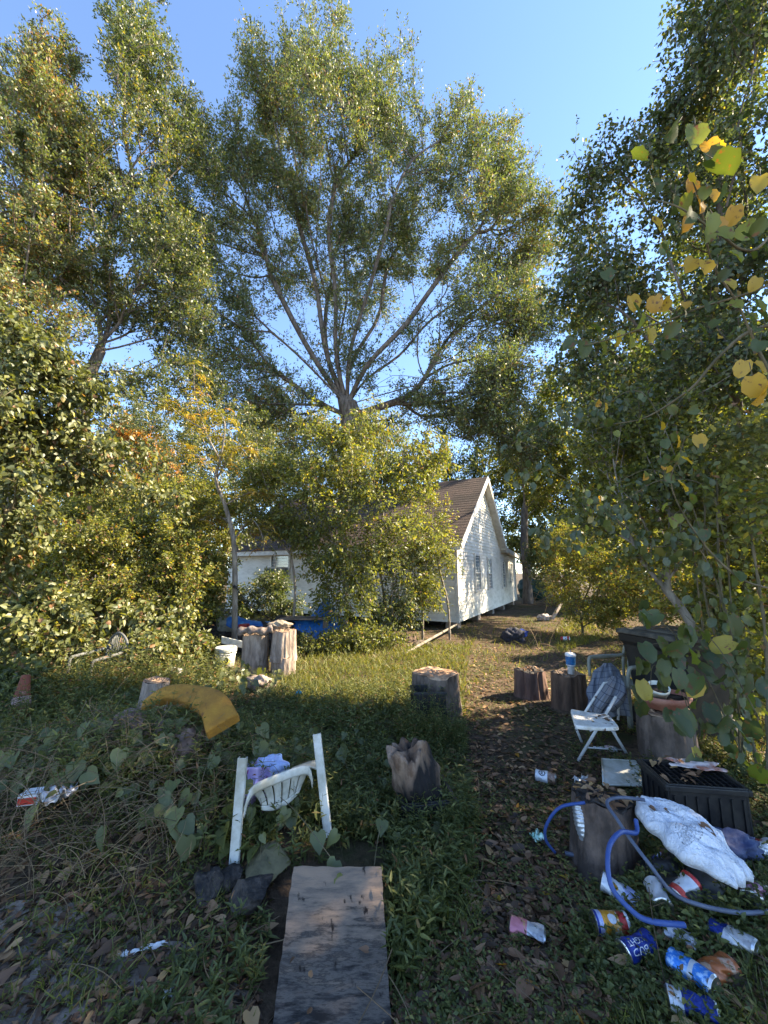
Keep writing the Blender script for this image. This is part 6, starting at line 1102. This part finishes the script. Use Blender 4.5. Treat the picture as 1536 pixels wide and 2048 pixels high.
cm = lambda n, c, c2=None, s=40: mat(n, c, .28, c2, s, metal=.3, spec=.5, lo=.5, hi=.56, c3=(.10, .075, .05), s3=22, lo3=.60, hi3=.68, bump=.25)
WH, BLU, ORG, RED, LBL, BRN = cm('white can paint', (.62, .64, .68), (.72, .72, .74)), cm('dark blue can paint', (.012, .03, .22), (.02, .05, .3)), cm('orange can paint', (.62, .26, .02), (.68, .34, .04)), cm('red can paint', (.42, .03, .03), (.5, .06, .04)), cm('light blue can paint', (.04, .22, .68), (.35, .55, .85), 26), cm('brown can paint', (.22, .13, .09), (.30, .2, .15))
PNK, LAV, MIX, GRY = cm('pink yellow can paint', (.62, .22, .26), (.6, .42, .12), 12), cm('lavender can paint', (.36, .40, .66), (.6, .62, .75), 50), cm('orange white print', (.6, .3, .06), (.55, .66, .6), 22), cm('bare silver', (.55, .55, .57), (.35, .36, .4), 16)
UPZ = math.pi / 2
can('white can with a round black logo and brown end lying on the path', G(1092, 1566), (1, -.55, 0), [(0, WH), (.62, BRN)], .12, 1, txt=[('R', .03, -.018, cm('black print', (.02, .02, .025)), 0, 1.0), ('O', .055, -.018, cm('black print ring', (.02, .02, .025)), 0, 1.0)])
can('crushed white and blue can with an orange spot under the hose loop', G(1242, 1805), (.8, -.6, -.2), [(0, WH), (.55, LAV)], .22, 2, flat=.15, emblem=(ORG, .9, .016, .045), r=.036, h=.135)
can('orange printed can with red and lavender ends, lying on its side', G(1222, 1868), (1, -.02, .0), [(0, BLU), (.07, LAV), (.2, ORG), (.48, MIX), (.7, RED), (.92, WH)], .06, 3, emblem=(WH, 1.0, .014, .06))
can('dented dark blue can with white lettering below the orange can', G(1275, 1915), (.95, .32, .05), [(0, BLU)], .20, 4, txt=[('BUD', .03, -.012, WS, math.pi, .55), ('LIGHT', .022, -.012, WS, math.pi, 1.3)], flat=.1)
can('flattened pink and yellow can lying alone on the leaf litter', G(1055, 1872), (.95, -.42, 0), [(0, PNK), (.5, GRY)], .28, 5, flat=.62, r=.034)
can('bright blue and white dented can near the bottom right', G(1386, 1965), (.45, -.9, .1), [(0, LBL), (.5, WH), (.62, LBL)], .14, 6, flat=.2)
can('crushed rusty orange can beside the bright blue one', G(1437, 1962), (.9, .4, 0), [(0, cm('rusty can', (.34, .10, .03), (.42, .28, .2), 18))], .26, 7, flat=.25)
can('bent blue and silver can beside the plank', G(1467, 1888), (.5, -.85, .1), [(0, BLU), (.35, GRY)], .3, 8, flat=.45)
can('small crumpled silver and white can between the blue ones', G(1361, 1888), (.7, -.6, 0), [(0, cm('silver white', (.6, .6, .66), (.4, .42, .5)))], .34, 9, flat=.5, h=.09)
can('red ended can tilted beneath the tip of the white bag', G(1372, 1798), (.8, .3, .4), [(0, RED), (.25, GRY), (.85, RED)], .12, 10, h=.10)
can('crushed blue and red can in the shade under the white bag', G(1328, 1742), (.9, .3, .2), [(0, BLU), (.5, LAV), (.7, RED)], .3, 11, flat=.3)
can('dark red crumpled can right of the white bag', G(1492, 1700), (.9, -.4, 0), [(0, cm('dark red', (.22, .02, .03), (.3, .05, .05)))], .3, 12, flat=.3, h=.14)
can('pale silver can at the right edge beyond the white bag', G(1530, 1712), (.9, .4, 0), [(0, GRY)], .25, 13, flat=.2)
can('purple crumpled can on top of the plank end', at(1508, 1800, 2.04), (.6, .7, 0), [(0, cm('purple can', (.28, .12, .2), (.4, .3, .36)))], .34, 14, flat=.4, h=.07)
can('navy and white can half hidden at the very bottom right', G(1385, 2032), (.9, -.4, 0), [(0, WH), (.3, BLU)], .25, 15, flat=.3)
can('small silver can lying in the ground cover above the blue can', G(1318, 1812), (.3, .9, .1), [(0, GRY)], .2, 16, h=.1)
can('red and white can lying in the litter further up the path', G(1131, 1284), (.8, -.5, .1), [(0, RED), (.3, WH), (.75, RED)], .08, 17, r=.05, h=.16)
# silver duct behind the front stump
m = MB(); P = smoothpath([at(1160, 1610, 2.45), at(1166, 1650, 2.42), at(1182, 1695, 2.4)], 18); m.tube(P, .042 * (1 + .05 * np.sin(np.arange(len(P)) * 1.9)), 20); tag(m.build('foil_duct', mat('duct foil', (.6, .62, .66), .35, (.4, .42, .46), 12, metal=.7, bump=.5), None, True), 'silver foil duct piece standing against the front stump', 'duct')
# ---------------- mid yard ----------------
def tallog(label, px0, px1, py0, py1, Y, seed, mt, **k):
    b = gb((px0 + px1) / 2, py1, Y); b[2] += .02; r = (px1 - px0) / 2 * Y / 768 / 1.08; h = at(px0, py0, Y)[2] - b[2]; return trunklog('log_section', label, 'log', np.array(b), r, h, m=mt, seed=seed, taper=.97, **k)
tallog('tall barkless log section standing right of the white bucket', 484, 536, 1268, 1345, 6.7, 11, LOGP)
tallog('lower log section of the stack at the right of the pair', 544, 592, 1312, 1348, 6.65, 12, LOGP)
tallog('upper log section balanced on the other one, cracked down its side', 546, 590, 1260, 1313, 6.75, 13, LOGP) if False else None
b = at(567, 1313, 6.66); trunklog('log_section', 'upper log section balanced on the lower one, cracked down its side', 'log', b, .19, .42, m=LOGP, seed=13, taper=.95)
rg = mat('twisted brown cloth', (.11, .08, .065), .95, (.24, .19, .16), 12, bump=.6); m = MB(); P = smoothpath([at(478, 1264, 6.5), at(500, 1260, 6.45), at(525, 1262, 6.45), at(545, 1257, 6.5)], 8); m.tube(P, .055 * (1 + .25 * np.sin(np.arange(len(P)) * .9)), 14, 0, .18); tag(m.build('twisted_rag', rg, None, True), 'twisted brown rag laid over the top of the tall log', 'rag')
V, F = lump(at(560, 1250, 6.75), (.19, .14, .075), 15, 1.5, .35); tag(mk('rag_bundle', V, F, mat('tan cloth', (.33, .27, .19), .95, (.18, .14, .10), 9, bump=.6), None, True), 'tan rag bundle on the stacked log sections', 'rag')
def bucket():
    p = np.array(gb(450, 1328, 7.1)); p[2] += .06; root = thing('paint_bucket', p, 'white lidded bucket with a yellow hazard diamond beside the logs', 'bucket'); k = 7.1 / 768; m = MB(); m.lathe([(.15, 0), (.17, .33)], p, (0, 0, 1), 40); m.build('body', WHITEP, root, True)
    m = MB(); m.lathe([(.178, .30), (.185, .31), (.185, .37), (.175, .385), (.16, .375), (.02, .375)], p, (0, 0, 1), 40); m.build('lid', WHITEP, root, True); m = MB(); m.lathe([(.174, .27), (.18, .275), (.174, .285)], p, (0, 0, 1), 40); m.build('ridge', WHITEP, root, True)
    def pl(x, y, o=.166): a = -math.pi / 2 + .55 + x / .16; return p + np.array([math.cos(a) * (o + .003), math.sin(a) * (o + .003), .17 + y])
    yl = mat('yellow hazard sticker', (.55, .50, .05), .5); bk = mat('black print', (.01, .01, .01), .5); s = .062
    mk('hazard_label', [pl(-s, 0), pl(0, -s), pl(s, 0), pl(0, s)], [[0, 1, 2, 3]], yl, root)
    fl = [(0, .034), (.012, .014), (.02, -.004), (.014, -.022), (0, -.028), (-.015, -.02), (-.02, -.002), (-.012, .01), (-.006, .004)]; mk('flame_symbol', [pl(x, y, .1685) for x, y in fl], [list(range(len(fl)))], bk, root)
    m = MB(); m.tube([p + np.array([-.18, 0, .3]), p + np.array([-.17, -.15, .2]), p + np.array([0, -.185, .17]), p + np.array([.12, -.15, .22]), p + np.array([.18, 0, .3])], .003, 6, 6); m.build('handle', WIRE, root, True)
    q = p + np.array([.05, .38, .33]); m = MB(); m.box(q + np.array([-.05, 0, .06]), (.5, .02, .12), (1, 0, -.22), (0, .9, .4)); tag(m.build('white_board', WHITEP, None, mods=[BEV(.004)]), 'white plastic board leaning behind the lidded bucket', 'board')
bucket()
# blue tarp over a table
def tarp():
    tm = mat('blue tarp', (.015, .085, .27), .42, (.03, .16, .42), 9, bump=.35, bscale=14)
    m = MB()
    xs = [(475, 1226, 9.0), (510, 1238, 9.0), (560, 1240, 9.1), (600, 1236, 9.2), (640, 1232, 9.2), (688, 1236, 9.0)]
    top = smoothpath([at(*q) for q in xs], 6)
    def fn(u, v):
        i = u * (len(top) - 1); k = int(min(i, len(top) - 2)); P = top[k] * (1 - (i - k)) + top[k + 1] * (i - k)
        hgt = .16 + .30 * min(1, u * 1.4); y = -.25 - .45 * v; return P + np.array([.03 * math.sin(v * 8), y, .0 - hgt * v * (.4 + .6 * v) + .02 * math.sin(u * 30 + v * 4) * v])
    m.grid(fn, 60, 16); o = m.build('blue_tarp', tm, None, True, mods=[SOL(.004)]); tag(o, 'blue tarp sheet sagging from the slender trunk across the junk', 'tarp')
    m = MB(); ap = at(652, 1192, 9.2); c = ap.copy(); 
    def fn2(u, v): a = -3.0 + u * 3.2 + .1; rr = (.02 + .62 * v ** 1.2) * (1 + .12 * math.sin(a * 7 + v * 3)); return ap + np.array([math.cos(a) * rr, math.sin(a) * rr * .7, -.85 * v + .04 * math.sin(a * 9) * v])
    m.grid(fn2, 50, 20); o = m.build('blue_tarp', tm, None, True, mods=[SOL(.004)]); tag(o, 'peaked blue tarp heap behind the saplings, higher than the sheet', 'tarp')
    root = thing('wooden_table', at(640, 1300, 8.7), 'old wooden table standing under the blue tarp', 'table'); wd = mat('old table wood', (.12, .085, .06), .85, (.2, .15, .11), 7, bump=.4, stretch=(1, 1, .2)); z0 = .62; c = onz(620, 1262, z0); c[1] = 8.75
    m = MB(); m.box((-1.75, 8.9, z0), (1.1, .55, .035)); m.build('table_top', wd, root, mods=[BEV(.004)])
    for x, y in ((-2.22, 8.68), (-1.28, 8.68), (-2.22, 9.12), (-1.28, 9.12)): m = MB(); m.box((x, y, z0 / 2 - .03), (.1, .1, z0 - .02)); m.build('leg', wd, root, mods=[BEV(.004)])
    m = MB(); p = at(650, 1278, 8.5) - np.array([0, 0, .12]); m.lathe([(.12, -.06), (.19, .0), (.2, .03), (.18, .03), (.12, -.03)], p, (0, -.2, 1), 32); tag(m.build('basin', mat('yellowed basin', (.36, .33, .2), .6, (.25, .22, .13), 8), None, True), 'yellowed plastic basin in the shade under the blue tarp', 'basin')
    m = MB(); m.box(at(488, 1254, 8.3), (.17, .2, .12)); tag(m.build('red_box', mat('red box', (.30, .015, .015), .5, (.2, .02, .015), 9), None, mods=[BEV(.01)]), 'red box left of the rags behind the tall log', 'box')
    V, F = lump(at(455, 1250, 8.6), (.22, .12, .18), 23, 1.4, .3); tag(mk('white_bundle', V, F, mat('dirty white cloth', (.42, .40, .33), .9, (.25, .24, .18), 9), None, True), 'dirty white bundle behind the slender trunk', 'bundle')
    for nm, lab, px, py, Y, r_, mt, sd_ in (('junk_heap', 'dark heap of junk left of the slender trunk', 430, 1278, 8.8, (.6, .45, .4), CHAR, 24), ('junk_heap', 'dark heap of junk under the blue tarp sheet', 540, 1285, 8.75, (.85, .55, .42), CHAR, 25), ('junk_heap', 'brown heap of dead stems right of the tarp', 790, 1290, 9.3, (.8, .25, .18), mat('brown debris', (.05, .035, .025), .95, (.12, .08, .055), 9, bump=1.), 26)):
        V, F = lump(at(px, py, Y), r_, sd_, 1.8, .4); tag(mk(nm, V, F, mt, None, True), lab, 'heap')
    m = MB(); m.tube([at(468, 1170, 8.1), at(500, 1210, 8.3), at(545, 1240, 8.7)], .012, 6, 4); m.tube([at(466, 1172, 8.1), at(470, 1176, 8.0), at(474, 1172, 8.15)], .016, 6, 3); tag(m.build('black_cable', BLACKP, None, True), 'black cable tied from the slender trunk to the blue tarp', 'cable')
tarp()
# long pole, wheel and root lump, bundle etc.
m = MB(); m.tube([at(762, 1338, 7.3), at(840, 1290, 8.6), at(915, 1248, 10.9)], [.032, .03, .028], 10, 6, .05); tag(m.build('long_pole', BARKL, None, True), 'long pale pole leaning from the grass to the corner of the house', 'pole')
rt = thing('old_tyre', at(850, 1302, 8.8), 'worn dark tyre half buried below the long pole', 'tyre'); m = MB(); c = at(850, 1306, 8.8); m.lathe([(.16, -.07), (.25, -.08), (.30, -.05), (.31, 0), (.30, .05), (.25, .08), (.16, .07)], c, (.35, -.6, .7), 40, None, False); m.build('tread', mat('brown dusty rubber', (.05, .038, .03), .85, (.14, .10, .075), 10, bump=.5), rt, True, mods=[SOL(.02)])
V, F = lump(at(812, 1302, 8.9), (.3, .2, .16), 27, 1.5, .35); tag(mk('root_lump', V, F, mat('root wood', (.10, .055, .035), .9, (.2, .13, .09), 9, bump=.8), None, True), 'brown root lump left of the worn tyre', 'root')
V, F = lump(G(1026, 1284) + np.array([0, 0, .12]), (.24, .2, .2), 28, 1.6, .35); tag(mk('black_bundle', V, F, mat('black cloth bundle', (.015, .015, .02), .8, (.04, .04, .06), 9, bump=.5), None, True), 'black bundle lying in the middle of the path', 'bundle')
V, F = lump(G(1036, 1282) + np.array([0.05, -.12, .2]), (.14, .1, .09), 29, 1.6, .3); tag(mk('blue_bundle', V, F, mat('blue cloth bundle', (.02, .05, .25), .7, (.04, .08, .35), 9, bump=.5), None, True), 'blue cloth on the black bundle in the path', 'bundle')
m = MB(); m.box((at(1103, 1240, 13.5) + at(1124, 1203, 13.9)) / 2, (.09, .13, .85), (1, 0, .0), (0, 1, 0), unit(at(1124, 1203, 13.9) - at(1103, 1240, 13.5))); tag(m.build('leaning_plank', mat('bleached plank', (.26, .2, .15), .85, (.4, .33, .26), 7, bump=.3), None, mods=[BEV(.004)]), 'bleached plank leaning against the bush right of the path', 'plank')
V, F = lump(at(1087, 1236, 13.6), (.22, .15, .12), 30, 1.8, .35); tag(mk('white_rag', V, F, mat('dirty white rag', (.45, .40, .36), .9, (.28, .23, .2), 9), None, True), 'dirty white rag at the foot of the bleached plank', 'rag')
V, F = lump(at(1068, 1163, 24) - np.array([0, 0, .5]), (1., .9, .7), 32, 1., .2); tag(mk('green_tarp_heap', V, F, mat('dark green tarp', (.01, .035, .03), .5, (.02, .06, .05), 5), None, True), 'dark green covered heap at the far end of the path', 'heap')
m = MB(); m.box(G(346, 1330) + np.array([0, 0, .1]), (.42, .3, .05), (1, .2, .3), (0, 1, .2)); tag(m.build('green_plastic_sheet', mat('dark green plastic', (.01, .04, .035), .5), None, mods=[BEV(.01)]), 'dark green plastic lid lying in the weeds left of the bucket', 'lid')
trunklog('log_section', 'pale split log standing in the creeper above the yellow foam', 'log', np.array([-2.35, 4.1, .05]), .13, .5, m=LOGP, seed=15, lean=(.1, 0))
V, F = lump(G(352, 1362) + np.array([0, 0, .12]), (.11, .09, .08), 33, 1., .2); tag(mk('grey_rock', V, F, mat('light grey rock', (.22, .21, .2), .9, (.34, .33, .31), 9, bump=.5), None, True), 'light grey rock right of the pale split log', 'stone')
V, F = lump(G(208, 1404) + np.array([0, 0, .1]), (.06, .05, .05), 34, 1., .2); tag(mk('grey_rock', V, F, mat('light grey rock', (.22, .21, .2), .9, (.34, .33, .31), 9, bump=.5), None, True), 'small grey rock under the wire basket', 'stone')
V, F = lump(at(522, 1366, 5.6), (.2, .1, .1), 35, 1.3, .3); tag(mk('wood_chunk', V, F, LOGP, None, True), 'pale wood chunk lying in front of the tall logs', 'wood')
# wire basket in the weeds
def basket():
    c = G(165, 1402); m = MB()
    for k in range(11): x = -.25 + k * .05; m.tube([c + np.array([x, -.14, .02]), c + np.array([x, -.16, .14]), c + np.array([x, .15, .2])], .003, 5)
    for k in range(7): t = k / 6; m.tube([c + np.array([-.26, -.15 + .3 * t, .14 + .06 * t]), c + np.array([.26, -.15 + .3 * t, .14 + .06 * t])], .003, 5)
    for z in (.02, .08): m.tube([c + np.array([-.26, -.155, z]), c + np.array([.26, -.155, z])], .003, 5)
    tag(m.build('wire_basket', mat('rusty wire', (.14, .13, .12), .6, (.2, .12, .08), 30), None), 'rusty wire basket upside down in the weeds under the grey armchair', 'basket')
basket()
# distant pale things glimpsed through the right thicket
for k, (px, py, Y, w_, h_, c, lab) in enumerate([(1450, 1405, 5.6, .3, .08, (.55, .6, .65), 'pale sheet of rubbish on the ground behind the slim stems'), (1415, 1425, 5.2, .2, .05, (.12, .25, .45), 'blue rubbish sheet on the ground behind the trash bin')]):
    scrap('plastic_sheet', lab, G(px, py, .05), w_ * 2, w_, mat('sheet %d' % k, c, .5), 40 + k, .2, .2, 'litter')

# leaves fallen on top of things
def topleaves(label, c, r, z, n, seed, s0=.03, s1=.07, dx=None):
    g = np.random.default_rng(seed); a = g.random(n) * 6.28; q = np.sqrt(g.random(n)) * r; P = np.stack([c[0] + q * np.cos(a) * (dx or 1), c[1] + q * np.sin(a), z + .004 + .02 * g.random(n)], -1); D = np.stack([g.normal(size=n), g.normal(size=n), g.normal(size=n) * .2], -1); N = np.stack([g.normal(size=n) * .3, g.normal(size=n) * .3, np.ones(n)], -1); L = g.uniform(s0, s1, n)
    tag(leafobj('fallen_leaves', P, D, N, L, L * .6, T_HEA, LM['litter'], None, g.uniform(.2, .95, n)), label, 'fallen leaves', None, 'stuff')
topleaves('brown leaves piled on the front stump under the hose', (1.26, 2.47), .14, .34, 45, 301)
topleaves('dead leaves caught on the grated black crate', (1.88, 2.7), .17, .355, 14, 302)
topleaves('dark leaves covering the small stump by the path', (1.98, 5.45), .16, .335, 40, 303, .02, .05)
topleaves('dead leaves on the lid of the trash bin', (2.95, 4.0), .28, 1.045, 26, 304, .03, .06)
topleaves('few leaves on the scorched board', (-.22, 1.72), .2, .115, 5, 305, .02, .04)
